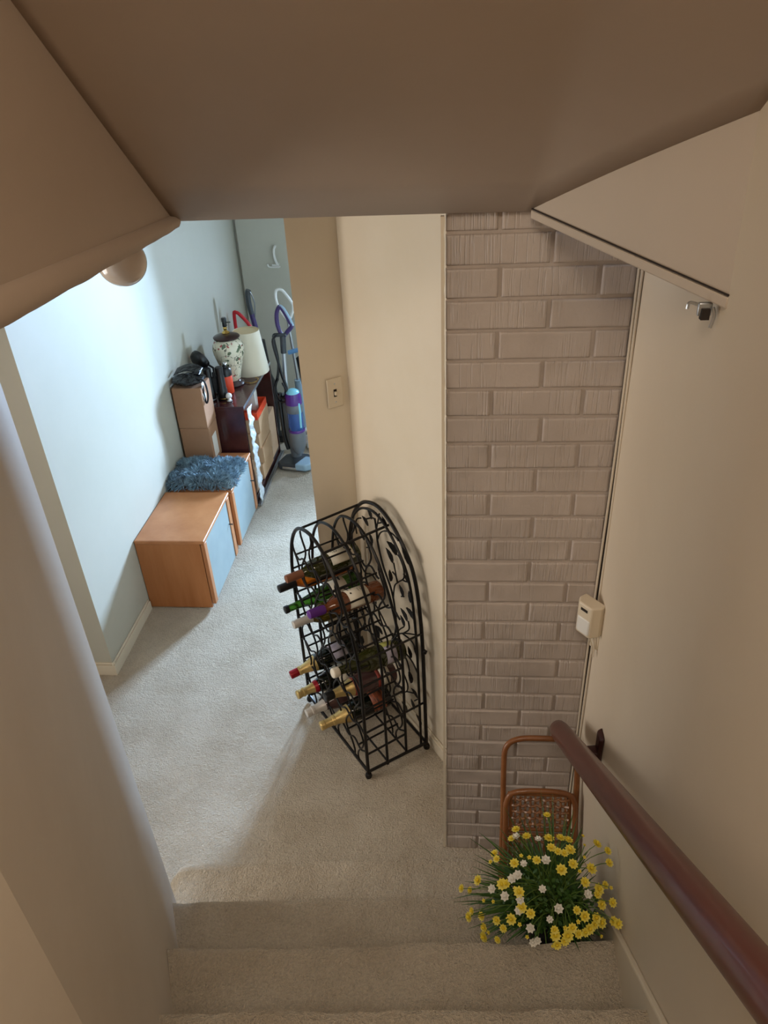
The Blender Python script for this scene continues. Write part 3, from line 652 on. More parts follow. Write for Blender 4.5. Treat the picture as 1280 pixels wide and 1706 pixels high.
bottle('sparkling bottle with crumpled white silver foil, lowest on the left', 'sparkling', G_ROSE, .315, .122, -.09, [(.215,.297,FOILS,.0016),(.262,.275,FOILS,.0034)], [(.05,.12,-85,85,LABW)])
b = bottle('smoky rose sparkling bottle with gold neck and red band', 'sparkling', G_ROSE, .155, .335, -.072, [(.185,.262,FOILG,.0010),(.262,.297,FOILB,.0016),(.172,.185,LABR,.0006)], [(.035,.075,-105,105,LABW),(.075,.09,-105,105,LABR)], base_z=.305)
label_text(b, 'ANDRE', .0445, .056, -4, .013, False)
bottle('black sparkling bottle with gold foil and copper print, lowest in the rack', 'sparkling', G_DARK, .185, .168, -.092, [(.175,.297,FOILG,.0015),(.235,.248,FOILG,.0034),(.276,.297,FOILG,.0028)], [(.03,.085,-105,105,LABO)], base_s=.16, base_z=.185)

# ------------------------------------------------------------------ cabinets
def cabinet(label, y0, y1, zt, door_glass_label=None):
    t = thing('cabinet', label, 'cabinet', (-1.345, (y0+y1)/2, 0), 0, 'low alder cabinets along the wall')
    h = (y1-y0)/2; f = .172; b = -.172
    MB().box(b, f-.022, -h, -h+.018, .0, zt-.02).build('side_panel', ALDER_S, t, bevel=.001, recenter=False)
    MB().box(b, f-.022, h-.018, h, .0, zt-.02).build('side_panel', ALDER_S, t, bevel=.001, recenter=False)
    MB().box(b, f+.002, -h-.003, h+.003, zt-.02, zt).build('top_panel', ALDER, t, bevel=.005, seg=3, recenter=False)
    MB().box(b, b+.012, -h+.018, h-.018, .0, zt-.02).build('back_panel', ALDER_S, t, recenter=False)
    MB().box(b+.012, f-.022, -h+.018, h-.018, .03, .048).build('bottom_panel', ALDER_S, t, recenter=False)
    MB().box(f-.05, f-.04, -h+.018, h-.018, .0, .03).build('plinth', ALDER_E, t, recenter=False)
    d_ = MB().box(f-.013, f-.005, -h+.038, h-.045, .022, zt-.024).build('door', FROST, t, recenter=False)
    MB().box(f-.019, f, -h+.003, -h+.038, .022, zt-.024).build('door_stile', ALDER_E, d_, bevel=.002, recenter=False)
    MB().box(f-.019, f, h-.045, h-.003, .022, zt-.024).build('door_stile', ALDER_E, d_, bevel=.002, recenter=False)
    kb = MB().tube([(f-.004, h-.062, zt*.60), (f+.012, h-.062, zt*.60), (f+.016, h-.062, zt*.60)], [.003, .003, .006], 10); kb.build('knob', BLACKP, d_, smooth=True, recenter=False)
    return t
cabinet('near low wooden cabinet with bare top and frosted glass door', 2.842, 3.305, .405)
cabinet('wooden cabinet under the shaggy blue cushion, frosted glass door', 3.362, 3.80, .385)
# shaggy cushion
t = thing('shag_cushion', 'shaggy blue-grey cushion lying on the second wooden cabinet', 'cushion', (-1.338, 3.482, .388))
def cush(x, y, sgn):
    u, v = abs(x)/.175, abs(y)/.130; k_ = max(0, 1-u**3.2)*max(0, 1-v**3.2); return .038+sgn*.034*k_**.4
cm = MB()
nx, ny = 30, 24
def cf(sg): return lambda u, v: ((u*2-1)*.175, (v*2-1)*.130, cush((u*2-1)*.175, (v*2-1)*.130, sg))
cm.grid(cf(1), nx, ny).grid(cf(-1), nx, ny, True); cm.build('cover', FUR, t, smooth=True, recenter=False)
rf = random.Random(5); fm = MB()
for i in range(6500):
    x, y = rf.uniform(-.178, .178), rf.uniform(-.133, .133); top = rf.random() < .86
    if not top:
        if rf.random() < .5: y = -.128 if rf.random() < .75 else .128
        else: x = .172*(1 if rf.random() < .7 else -1)
    z_ = cush(max(-.174,min(.174,x)), max(-.129,min(.129,y)), 1)-.004 if top else rf.uniform(.008, .05)
    cl = noise.noise_vector((x*16, y*16, 2.0)); dirv = Vector((x*2.2+cl.x*1.3, y*2.2+cl.y*1.3-.12, .75 if top else .05)).normalized()
    L_ = rf.uniform(.022, .042); base = Vector((x, y, z_)); sidev = dirv.cross(Vector((rf.uniform(-1,1), rf.uniform(-1,1), .3))).normalized()*rf.uniform(.0016, .0030)
    mid = base+dirv*L_*.55; tipp = base+dirv*L_*.95+Vector((0,0,-.010*rf.random())); 
    if tipp.z < .001: tipp.z = .001
    n2 = dirv.cross(sidev).normalized()*sidev.length
    fm.add([base+sidev, base-sidev*.5+n2*.8, base-sidev*.5-n2*.8, mid+sidev*.8, mid-sidev*.4+n2*.7, mid-sidev*.4-n2*.7, tipp],
           [(0,1,4,3),(1,2,5,4),(2,0,3,5),(3,4,6),(4,5,6),(5,3,6)])
o = bpy.data.objects.new('fur', fm.mesh('fur', FUR)); COL.objects.link(o); o.parent = t; o['kind'] = 'stuff'

# cardboard boxes stacked on the cabinet's back edge
def carton(name, label, loc, sx, sy, sz, m_=CARD, rot=0, tape=True, cat='box', group=None, lab=False):
    t = thing(name, label, cat, loc, rot, group)
    MB().box(-sx/2, sx/2, -sy/2, sy/2, 0, sz).build('body', m_, t, bevel=.0025, recenter=False)
    for s_ in (-1, 1): MB().box(min(0, s_*(sx/2-.002))+(.0006 if s_ > 0 else 0), max(0, s_*(sx/2-.002))-(.0006 if s_ < 0 else 0), -sy/2+.002, sy/2-.002, sz, sz+.002).build('flap', m_, t)
    if lab: MB().box(sx/2, sx/2+.0008, -sy*.30, sy*.20, sz*.12, sz*.72).build('shipping_label', TAPE, t)
    return t
carton('cardboard_box', 'lower brown cardboard box stacked behind the blue cushion', (-1.425, 3.732, .386), .165, .16, .225, rot=.02, group='cardboard boxes stacked behind the cushion', lab=True)
carton('cardboard_box', 'upper brown cardboard box under the black bag', (-1.425, 3.732, .614), .165, .16, .235, rot=-.015, group='cardboard boxes stacked behind the cushion', lab=False)
# black glossy bag on the upper box
t = thing('black_bag', 'crumpled glossy black bag on top of the cardboard boxes', 'bag', (-1.425, 3.715, .856)); t.scale = (.86, .95, .85)
def bagf(u, v):
    a = u*2*PI; b_ = (v-.5)*PI; k_ = 1+.16*noise.noise((math.cos(a)*2.2, math.sin(a)*2.2, v*4))
    return (.105*math.cos(b_)*math.cos(a)*k_, .085*math.cos(b_)*math.sin(a)*k_, max(0, .030+.030*math.sin(b_)*k_+.008*noise.noise((math.cos(a)*5, math.sin(a)*5, v*7))))
MB().grid(bagf, 36, 16).build('bag_body', BAGM, t, smooth=True, recenter=False)
fl_ = MB().grid(lambda u, v: (-.09+.17*u, -.01+.08*v+.02*math.sin(u*3), .058+.022*math.sin(u*3.1)+.018*v), 10, 5).build('bag_flap', BAGM, t, smooth=True, recenter=False)
fl_.modifiers.new('thick', 'SOLIDIFY').thickness = .002
MB().tube(spline([(.07,-.03,.045),(.115,-.04,.03),(.128,-.045,-.04),(.118,-.04,-.10),(.105,-.04,-.115),(.098,-.035,-.06),(.097,-.03,.0)]), .006, 8).build('strap', BLACKM, t, smooth=True, recenter=False)
t2 = MB().grid(lambda u, v: (.097+.004*math.sin(v*9), -.05+.04*u, -.10+.12*v), 4, 8).build('white_tissue', WHITEP, t, smooth=True, recenter=False)
t2.modifiers.new('thick', 'SOLIDIFY').thickness = .002

# ------------------------------------------------------------------ bookcase
BKY0, BKY1, BKX0, BKX1, BKZ = 3.825, 4.56, -1.42, -1.182, .668
t = thing('bookcase', 'dark mahogany low bookcase with open front holding boxes', 'bookcase', ((BKX0+BKX1)/2, (BKY0+BKY1)/2, 0))
X0, X1 = -(BKX1-BKX0)/2, (BKX1-BKX0)/2; H_ = (BKY1-BKY0)/2
MB().box(X0, X1, -H_, -H_+.02, 0, BKZ-.02).build('side_panel', MAHOG, t, bevel=.001, recenter=False)
MB().box(X0, X1, H_-.02, H_, 0, BKZ-.02).build('side_panel', MAHOG, t, bevel=.001, recenter=False)
MB().box(X0, X1+.006, -H_-.004, H_+.004, BKZ-.02, BKZ).build('top_panel', MAHOG, t, bevel=.003, recenter=False)
MB().box(X0, X0+.01, -H_+.02, H_-.02, .0, BKZ-.02).build('back_panel', MAHOGI, t, recenter=False)
MB().box(X0+.01, X1-.004, -H_+.02, H_-.02, .04, .058).build('bottom_shelf', MAHOG, t, recenter=False)
MB().box(X1-.02, X1-.008, -H_+.02, H_-.02, .0, .04).build('plinth', MAHOG, t, recenter=False)
for k_, xx in enumerate((.0, .013)): MB().box(X1+xx, X1+xx+.010, -H_, H_-.0, .0, .014).build('metal_track', STEEL, t, bevel=.002, recenter=False)
MB().box(X1+.004, X1+.007, -H_, H_, BKZ-.019, BKZ-.003).build('edge_strip', STEEL, t, recenter=False)
# white ruffled packing sheet hanging at the near front edge
def ruff(u, v):
    z_ = .645-.62*v; w_ = .004+.085*u*(1+.25*noise.noise((3, v*14, 5)))
    return (-1.158+.007*math.sin(v*40+u*2)*u+.010*noise.noise((u*5, v*22, 1)), 3.828+w_, z_)
o = MB().grid(ruff, 8, 70).build('plastic_sheet', mat('crinkled_white_film', (214, 222, 226), .25, bump=(60, .8, .01)), None, smooth=True)
o.modifiers.new('thick', 'SOLIDIFY').thickness = .0025
tag(o, 'crinkled white plastic sheet hanging at the bookcase front edge', 'plastic sheet')
# boxes inside the bookcase
z_ = .060
hs = [.105, .105, .10, .095]
names = ['bottom kraft box in the bookcase stack', 'second kraft box from the bottom of the bookcase stack', 'third kraft box from the bottom of the bookcase stack', 'kraft box directly under the orange box']
for i, h_ in enumerate(hs):
    carton('kraft_box', names[i], (-1.275+.006*(i % 2), 4.20+(.012 if i % 2 else -.006), z_), .19, .26, h_-.003, CARD2, rot=.03*(i % 2)-.015, group='kraft boxes in the bookcase'); z_ += h_+.001
tb = thing('orange_box', 'shallow open orange-red box on top of the kraft boxes', 'box', (-1.27, 4.20, z_))
MB().box(-.095, .095, -.13, .13, 0, .006).build('tray_floor', ORANGE, tb, recenter=False)
for bx in ((-.095,.095,-.13,-.124),(-.095,.095,.124,.13),(-.095,-.089,-.124,.124),(.089,.095,-.124,.124)): MB().box(*bx, .006, .045).build('tray_side', ORANGE, tb, recenter=False)
pb = MB().box(-.06, .06, -.02, .04, 0, .125).build('white_carton', TAPE, None, bevel=.002); pb.location = (-1.27, 4.23, z_+.007)
tag(pb, 'small white carton standing in the orange box', 'carton')
carton('kraft_box', 'tall kraft box at the far end of the bookcase', (-1.28, 4.44, .060), .19, .17, .30, CARD2, group='kraft boxes in the bookcase')
carton('kraft_box', 'small printed kraft box at the near end of the bookcase', (-1.275, 3.955, .060), .17, .13, .16, CARD2, group='kraft boxes in the bookcase', lab=True)

# ------------------------------------------------------------------ things on the bookcase
TZ = BKZ+.0005
t = thing('table_lamp', 'floral porcelain jar lamp base without its shade', 'lamp', (-1.318, 4.170, TZ)); t.scale = (1.1, 1.1, 1)
MB().lathe([(.001,0),(.058,0),(.062,.006),(.060,.012),(.050,.020),(.044,.028),(.042,.032)], 28).build('base', DWOOD, t, smooth=True, recenter=False)
MB().lathe([(.040,.030),(.043,.034),(.047,.06),(.058,.11),(.073,.16),(.083,.20),(.085,.225),(.082,.25),(.072,.272),(.060,.283),(.058,.29)], 32).build('jar', JAR, t, smooth=True, recenter=False)
MB().lathe([(.060,.286),(.070,.290),(.072,.297),(.066,.303),(.040,.312),(.016,.318),(.001,.319)], 28).build('cap', DWOOD, t, smooth=True, recenter=False)
MB().lathe([(.020,.316),(.022,.322),(.016,.328),(.009,.334),(.010,.342),(.012,.348),(.009,.355),(.007,.36)], 18).build('brass_stem', BRASS, t, smooth=True, recenter=False)
sk_ = MB().lathe([(.010,.356),(.0125,.360),(.0125,.385),(.0145,.387),(.0145,.405),(.012,.41)], 16).tube([(.012,0,.382),(.03,-.002,.383),(.034,-.002,.383)], [.0025,.0025,.004], 8)
sk_.build('socket', BLACKP, t, smooth=True, recenter=False)
cd = MB().tube(spline([(.045,.02,.006),(.075,.0,.005),(.10,-.005,.005),(.122,.02,.005),(.125,.06,.005),(.105,.075,.006)]), .0032, 6); cd.build('cord', BRASS, t, smooth=True, recenter=False)
t = thing('lamp_shade', 'cream fabric lampshade standing beside the porcelain lamp', 'lampshade', (-1.256, 4.376, TZ))
MB().lathe([(.112,0),(.113,.004),(.082,.262),(.0815,.266),(.0795,.266),(.0805,.262),(.110,.004),(.1105,0),(.112,0)], 40).build('shade', SHADE, t, smooth=True, recenter=False)
MB().lathe([(.1098,.004),(.0802,.262)], 40).build('lining', SHADEI, t, smooth=True, recenter=False)
sp = MB()
for k_ in range(3): a = k_*2*PI/3+.4; sp.tube([(0,0,.235),(.0785*math.cos(a), .0785*math.sin(a), .245)], .0018, 6)
sp.build('spider_ring', BRASS, t, smooth=True, recenter=False)
t = thing('canister', 'orange-red canister with a black lid beside the lamp', 'canister', (-1.318, 4.035, TZ)); t.scale = (1.2, 1.2, 1.12)
MB().lathe([(.001,0),(.029,0),(.031,.003),(.031,.098),(.028,.102)], 24).build('can', ORANGE, t, smooth=True, recenter=False)
MB().lathe([(.032,.098),(.032,.128),(.026,.138),(.010,.140),(.010,.15),(.001,.152)], 24).build('lid', BLACKP, t, smooth=True, recenter=False)
MB().ell((.006,-.004,.160), (.012,.012,.012), 14, 8).build('lid_knob', CHROME, t, smooth=True, recenter=False)
t = thing('binoculars', 'black binoculars standing upright at the bookcase front', 'binoculars', (-1.352, 3.925, TZ), math.radians(14)); t.scale = (1.25, 1.25, 1.25)
for s_ in (-1, 1):
    MB().lathe([(.001,0),(.021,0),(.0235,.004),(.0235,.05),(.021,.058),(.0195,.11),(.017,.12),(.0185,.128),(.0185,.155),(.015,.158),(.001,.156)], 22, (s_*.027,0,0)).build('barrel', BLACKP, t, smooth=True, recenter=False)
    MB().lathe([(.0242,.008),(.0242,.012)], 22, (s_*.027,0,0)).build('trim_ring', BRASS if s_ > 0 else STEEL, t, smooth=True, recenter=False)
MB().box(-.012,.012,-.008,.010,.045,.11).tube([(0,0,.11),(0,0,.135)], .007, 12).build('bridge', BLACKM, t, bevel=.002, recenter=False)
t = thing('tabletop_gadget', 'small chrome and pale plastic gadget in front of the binoculars', 'gadget', (-1.275, 3.90, TZ))
MB().lathe([(.001,0),(.016,0),(.018,.006),(.012,.012),(.008,.018)], 18).build('stand', CHROME, t, smooth=True, recenter=False)
MB().ell((0,0,.034), (.018,.018,.018), 16, 10).build('head', WHITEP, t, smooth=True, recenter=False)
t = thing('desk_fan', 'round black bowl-shaped fan head near the white wall', 'fan', (-1.385, 4.035, TZ))
MB().lathe([(.001,0),(.030,0),(.031,.006),(.022,.010),(.006,.016),(.0055,.16)], 20).build('stand', BLACKP, t, smooth=True, recenter=False)
hdp = MB().lathe([(.001,-.035),(.030,-.032),(.052,-.018),(.060,.004),(.057,.022),(.050,.026),(.001,.030)], 26)
hdp.xf(Matrix.Translation((-.062,-.035,.215)) @ Matrix.Rotation(math.radians(62), 4, Vector((-.8,.6,0)))).build('head', BLACKP, t, smooth=True, recenter=False)
MB().tube(spline([(0,0,.155),(-.018,-.010,.175),(-.045,-.026,.20)]), .006, 10).build('neck', BLACKM, t, smooth=True, recenter=False)
# ------------------------------------------------------------------ vacuums and brooms by the door
def loop(pts, r, closed=True): return MB().tube(spline(pts, 6, closed), r, 10, closed=closed)
t = thing('upright_vacuum', 'grey and purple upright vacuum with clear blue dust bin', 'vacuum', (-1.026, 4.36, 0), math.radians(-12))
hdm = MB().grid(lambda u, v: ((u-.5)*.235, -.09+.17*v, 0), 1, 1)
hdm = MB().prism([(-.115,-.075),(-.09,-.095),(.09,-.098),(.122,-.07),(.105,.06),(.05,.085),(-.05,.085),(-.105,.05)], .004, .052)
hdm.build('floor_head', DGREYP, t, bevel=.014, seg=4, recenter=False)
MB().prism([(.02,-.10),(.095,-.102),(.126,-.07),(.118,.02),(.05,.03)], .012, .062).build('head_window', PALEB, t, bevel=.010, seg=3, recenter=False)
MB().box(-.07,.03,-.101,-.094,.016,.034).build('head_trim', CHROME, t, bevel=.003, recenter=False)
MB().tube(spline([(-.02,.04,.05),(-.022,.035,.10),(-.03,.03,.16),(-.04,.035,.3),(-.042,.035,.50)]), [.03,.035,.042,.036,.03]*1+[.03]*20 if False else .034, 14).build('spine', GREYP, t, smooth=True, recenter=False)
MB().tube(spline([(-.055,-.002,.12),(-.07,-.005,.22),(-.072,-.005,.45),(-.066,.0,.52)]), .014, 10).build('side_hose', BLACKP, t, smooth=True, recenter=False)
MB().lathe([(.001,.10),(.026,.10),(.040,.125),(.052,.17),(.055,.235),(.053,.262)], 24, (.025,-.005,0)).build('motor_bowl', GREYP, t, smooth=True, recenter=False)
MB().lathe([(.053,.262),(.055,.27),(.055,.275),(.052,.28)], 24, (.025,-.005,0)).build('purple_ring', PURP, t, smooth=True, recenter=False)
MB().lathe([(.001,.28),(.050,.28),(.052,.285),(.050,.40),(.001,.40)], 24, (.025,-.005,0)).build('dust_bin', BLUEC, t, smooth=True, recenter=False)
MB().lathe([(.020,.285),(.018,.33),(.030,.39),(.030,.398)], 18, (.025,-.005,0)).build('cyclone', DGREYP, t, smooth=True, recenter=False)
MB().lathe([(.051,.40),(.055,.405),(.054,.455),(.052,.458)], 24, (.025,-.005,0)).build('collar', GREYP, t, smooth=True, recenter=False)
MB().lathe([(.053,.456),(.055,.46),(.052,.51),(.044,.53),(.040,.532)], 24, (.025,-.005,0)).build('bin_lid', PURP, t, smooth=True, recenter=False)
MB().lathe([(.044,.528),(.040,.54),(.026,.552),(.001,.556)], 24, (.025,-.005,0)).build('bin_cap', CYANP, t, smooth=True, recenter=False)
MB().tube([(.066,-.03,.30),(.072,-.03,.42),(.068,-.028,.47)], .008, 10).build('bin_handle', CYANP, t, smooth=True, recenter=False)
MB().tube([(-.035,.03,.48),(-.018,.03,.80)], .0145, 14).build('wand', STEEL, t, smooth=True, recenter=False)
MB().tube([(-.02,.03,.78),(-.012,.03,.90)], .019, 14).build('grip_neck', DGREYP, t, smooth=True, recenter=False)
loop([(-.012,.03,.89),(-.038,.03,.955),(-.034,.03,1.03),(-.010,.03,1.070),(.012,.03,1.05),(.045,.03,.985),(.056,.03,.955),(.030,.03,.925)], .0135).build('handle_loop', DPURP, t, smooth=True, recenter=False)
MB().tube(spline([(-.008,.028,1.078),(.016,.028,1.06),(.05,.028,.995),(.063,.028,.957)]), .009, 8).build('handle_cap', PALEB, t, smooth=True, recenter=False)
MB().tube(spline([(-.012,.012,.90),(-.06,.010,.90),(-.065,.008,.86),(-.05,.0,.75),(-.06,-.004,.65),(-.09,-.006,.56),(-.075,-.01,.50),(-.03,-.012,.50),(-.01,-.012,.56),(-.03,-.010,.64),(-.05,-.006,.74),(-.07,.0,.86),(-.04,.008,.905)]), .009, 8).build('power_cord', BLACKP, t, smooth=True, recenter=False)
MB().tube(spline([(-.06,-.015,.62),(-.095,-.016,.55),(-.08,-.018,.48),(-.03,-.02,.47),(-.005,-.02,.53),(-.03,-.02,.60)]), .007, 8).build('cord_coil', BLACKP, t, smooth=True, recenter=False)
MB().tube([(-.065,.01,.895),(.02,.012,.905)], .011, 10).build('cord_hook', DGREYP, t, smooth=True, recenter=False)

t = thing('steam_mop', 'white loop-handled steam mop behind the upright vacuum', 'mop', (-1.072, 4.90, 0))
MB().prism([(-.12,-.07),(.12,-.07),(.10,.07),(-.10,.07)], .0, .035).build('mop_head', WHITEP, t, bevel=.01, seg=3, recenter=False)
MB().tube(spline([(0,0,.035),(.0,.0,.10),(-.005,.0,.40)]), .028, 14).build('tank', PALEB, t, smooth=True, recenter=False)
MB().tube([(-.005,0,.38),(-.03,0,.84)], .011, 10).build('pole', STEEL, t, smooth=True, recenter=False)
MB().tube([(-.05,-.012,.605),(.03,-.012,.625)], .016, 10).build('blue_collar', mat('sky_blue_plastic', (112, 164, 214), .3), t, smooth=True, recenter=False)
loop([(-.028,0,.835),(-.075,0,.90),(-.095,0,.97),(-.088,0,1.03),(-.05,0,1.035),(-.01,0,.985),(.015,0,.93),(.005,0,.88)], .010).build('handle_loop', WHITEP, t, smooth=True, recenter=False)
t = thing('stick_vacuum', 'slim vacuum with black grip and purple neck behind the lampshade', 'vacuum', (-1.262, 4.76, 0))
MB().prism([(-.08,-.06),(.08,-.06),(.07,.05),(-.07,.05)], 0, .05).build('floor_head', BLACKP, t, bevel=.012, seg=3, recenter=False)
MB().tube(spline([(0,0,.04),(.012,0,.2),(.004,0,.5),(-.012,0,.74)]), [.04]*6+[.045]*6+[.03]*7, 14).build('body', BLACKP, t, smooth=True, recenter=False)
MB().tube(spline([(-.014,0,.72),(-.035,0,.84),(-.048,0,.93)]), .0175, 12).build('neck', DPURP, t, smooth=True, recenter=False)
MB().tube(spline([(-.047,0,.92),(-.055,0,.99),(-.055,0,1.05),(-.046,0,1.078)]), .018, 12).build('grip', DGREYP, t, smooth=True, recenter=False)
MB().tube(spline([(-.035,-.01,1.07),(-.015,-.012,1.0),(-.025,-.01,.90)]), .004, 8).build('trigger_guard', GREYP, t, smooth=True, recenter=False)
t = thing('red_handcart', 'red angular handle rising behind the lampshade by the wall', 'handle', (-1.43, 4.92, 0))
MB().tube(spline([(-.04,0,0),(-.045,0,.5),(-.047,0,.85),(-.030,0,.885),(.0,0,.862),(.055,0,.785),(.06,0,.70),(.06,0,0)], 5), .012, 10).build('frame', REDP, t, smooth=True, recenter=False)
MB().tube([(-.045,0,.3),(.06,0,.3)], .008, 8).build('crossbar', REDP, t, smooth=True, recenter=False)
t = thing('carpet_sweeper', 'red and white carpet sweeper on the floor behind the vacuum', 'sweeper', (-.945, 4.66, 0), .3)
MB().prism([(-.075,-.06),(.075,-.06),(.075,.06),(-.075,.06)], .006, .07).build('housing', WHITEP, t, bevel=.018, seg=4, recenter=False)
MB().prism([(-.06,-.064),(.06,-.064),(.06,.0),(-.06,.0)], .035, .085).build('red_hood', REDP, t, bevel=.014, seg=3, recenter=False)
MB().tube(spline([(0,.02,.08),(-.02,.05,.3),(-.045,.10,.58),(-.05,.11,.62)]), .020, 10).build('black_hose', BLACKP, t, smooth=True, recenter=False)
MB().tube(spline([(.02,.02,.08),(.0,.03,.28),(-.01,.04,.44)]), .022, 10).build('clear_tube', mat('clear_grey_plastic', (170, 170, 190), .2, trans=.3), t, smooth=True, recenter=False)

# ------------------------------------------------------------------ globe light under the low ceiling
t = thing('globe_light', 'glossy tan glass globe peeking below the left soffit edge', 'ceiling light', (-.650, 1.463, 1.953))
MB().ell((0,0,.061), (.0485,.0485,.0475), 32, 20).build('globe', GLOBE, t, smooth=True, recenter=False)
MB().lathe([(.028,.100),(.030,.106),(.030,.114)], 20).build('fitter', TRIM, t, smooth=True, recenter=False)

# ------------------------------------------------------------------ folded rattan chair
t = thing('folded_rattan_chair', 'small folded rattan chair leaning on the brick wall', 'chair', (.268, 1.335, .192))
def ch(x, v, off=0):  # v: distance up along the leaning frame
    return (x, .015+v*.36+off, v*.93)
W_ = .107
MB().tube(spline([ch(-W_-.004,0),ch(-W_,.2),ch(-W_,.36),ch(-W_+.006,.425),ch(-W_+.04,.452),ch(0,.457),ch(W_-.04,.452),ch(W_-.006,.425),ch(W_,.36),ch(W_,.2),ch(W_+.004,0)], 6), .0085, 10).build('back_frame', RATTAN, t, smooth=True, recenter=False)
MB().tube(spline([ch(-W_+.004,.02,-.03),ch(-W_+.006,.21,-.03),ch(-W_+.008,.275,-.03),ch(-W_+.03,.307,-.03),ch(0,.315,-.03),ch(W_-.03,.307,-.03),ch(W_-.008,.275,-.03),ch(W_-.006,.21,-.03),ch(W_-.004,.02,-.03)], 6), .0085, 10).build('seat_frame', RATTAN, t, smooth=True, recenter=False)
for v_ in (.165, .182, .297, .01): MB().tube([ch(-W_+.012,v_,-.022), ch(W_-.012,v_,-.022)], .006, 8).build('crosspiece', RATTAN, t, smooth=True, recenter=False)
for s_ in (-1, 1): MB().tube([ch(s_*(W_-.022),.0,-.02), ch(s_*(W_-.022),.297,-.02)], .006, 8).build('upright', RATTAN, t, smooth=True, recenter=False)
for v0, v1 in ((.190,.291), (.016,.158)):
    n = 11
    for i in range(n):
        x = -W_+.034+(2*W_-.068)*i/(n-1)
        pts = [ch(x, v0+(v1-v0)*k_/8, -.024+.0035*math.sin(k_*PI/1+PI*.5+(i % 2)*PI)) for k_ in range(9)]
        MB().tube(pts, .0038, 5, flat=1).build('cane_strand', WEAVE, t, smooth=True, recenter=False)
    for j in range(5):
        v_ = v0+(v1-v0)*(j+.5)/5
        pts = [ch(-W_+.024+(2*W_-.048)*k_/16, v_, -.024+.0035*math.sin(k_*PI*.8+(j % 2)*PI)) for k_ in range(17)]
        MB().tube(pts, .0046, 5).build('cane_strand', WEAVE, t, smooth=True, recenter=False)

# ------------------------------------------------------------------ flower pot
FLW = [('y',.245,1.199,.696),('y',.168,1.177,.664),('w',.169,1.165,.651),('y',.157,1.162,.648),('y',.194,1.166,.654),('w',.22,1.149,.668),('y',.249,1.162,.655),('y',.277,1.162,.659),('y',.296,1.158,.658),('s',.331,1.163,.67),('s',.334,1.148,.655),('y',.245,1.107,.699),('y',.259,1.095,.703),('y',.274,1.093,.701),('y',.291,1.111,.688),('y',.363,1.148,.661),('y',.368,1.078,.739),('y',.368,1.054,.73),('s',.324,1.099,.679),('y',.114,1.137,.621),('y',.116,1.098,.658),('s',.102,1.102,.64),('y',.155,1.067,.692),('s',.172,1.085,.696),('w',.176,1.061,.701),('w',.227,1.066,.71),('y',.206,1.067,.708),('s',.19,1.076,.704),('y',.29,1.065,.702),('y',.335,1.069,.681),('y',.261,1.046,.707),('s',.304,1.051,.697),('w',.161,1.037,.692),('w',.148,1.032,.685),('y',.072,1.079,.597),('y',.032,1.074,.568),('y',.053,1.072,.565),('y',.125,1.028,.668),('y',.134,1.026,.674),('w',.103,1.028,.647),('w',.131,1.004,.66),('s',.153,1.013,.679),('y',.162,1.004,.679),('w',.214,1.005,.694),('w',.317,1.008,.677),('w',.164,.991,.671),('y',.314,1.03,.688),('y',.347,1.028,.666),('y',.366,1.046,.655),('s',.368,1.011,.702),('y',.351,1.003,.647),('y',.368,.985,.687),('y',.342,1.016,.665),('w',.161,.976,.654),('y',.167,.979,.661),('w',.248,.974,.672),('y',.057,1.036,.537),('y',.05,1.025,.53),('y',.079,1.009,.564),('s',.104,1.006,.633),('s',.083,1.021,.61),('y',.29,.977,.664),('y',.308,.972,.65),('y',.336,.978,.635),('w',.228,.959,.654),('y',.112,.979,.603),('y',.127,.965,.596),('y',.144,.968,.63),('s',.162,.958,.628),('y',.186,.968,.657),('y',.368,.959,.659),('y',.368,.93,.70),('y',.35,.978,.617),('y',.333,.969,.624),('y',.086,1.006,.522),('y',.279,.952,.635),('s',.263,.95,.637),('s',.293,.962,.644),('w',.186,.951,.629),('y',.086,.992,.506),('s',.096,.993,.524),('y',.116,.968,.541),('s',.179,.943,.605),('y',.239,.947,.633),('y',.241,.941,.621),('y',.269,.943,.619),('y',.263,.938,.606),('y',.294,.949,.618),('y',.31,.954,.617),('y',.32,.96,.621),('s',.352,.967,.58),('w',.193,.938,.594),('w',.202,.938,.603),('y',.246,.934,.595),('s',.236,.933,.591),('y',.228,.922,.535)]
PC = Vector((.262, 1.075, .384))
t = thing('flower_pot', 'pot of yellow and white flowers standing on the stairs', 'potted flowers', PC)
MB().lathe([(.001,0),(.058,0),(.062,.004),(.078,.098),(.082,.100),(.082,.112),(.074,.112),(.072,.092)], 28).build('pot', POTM, t, smooth=True, recenter=False)
MB().lathe([(.071,.090),(.05,.096),(.001,.100)], 24).build('soil', SOIL, t, smooth=True, recenter=False)
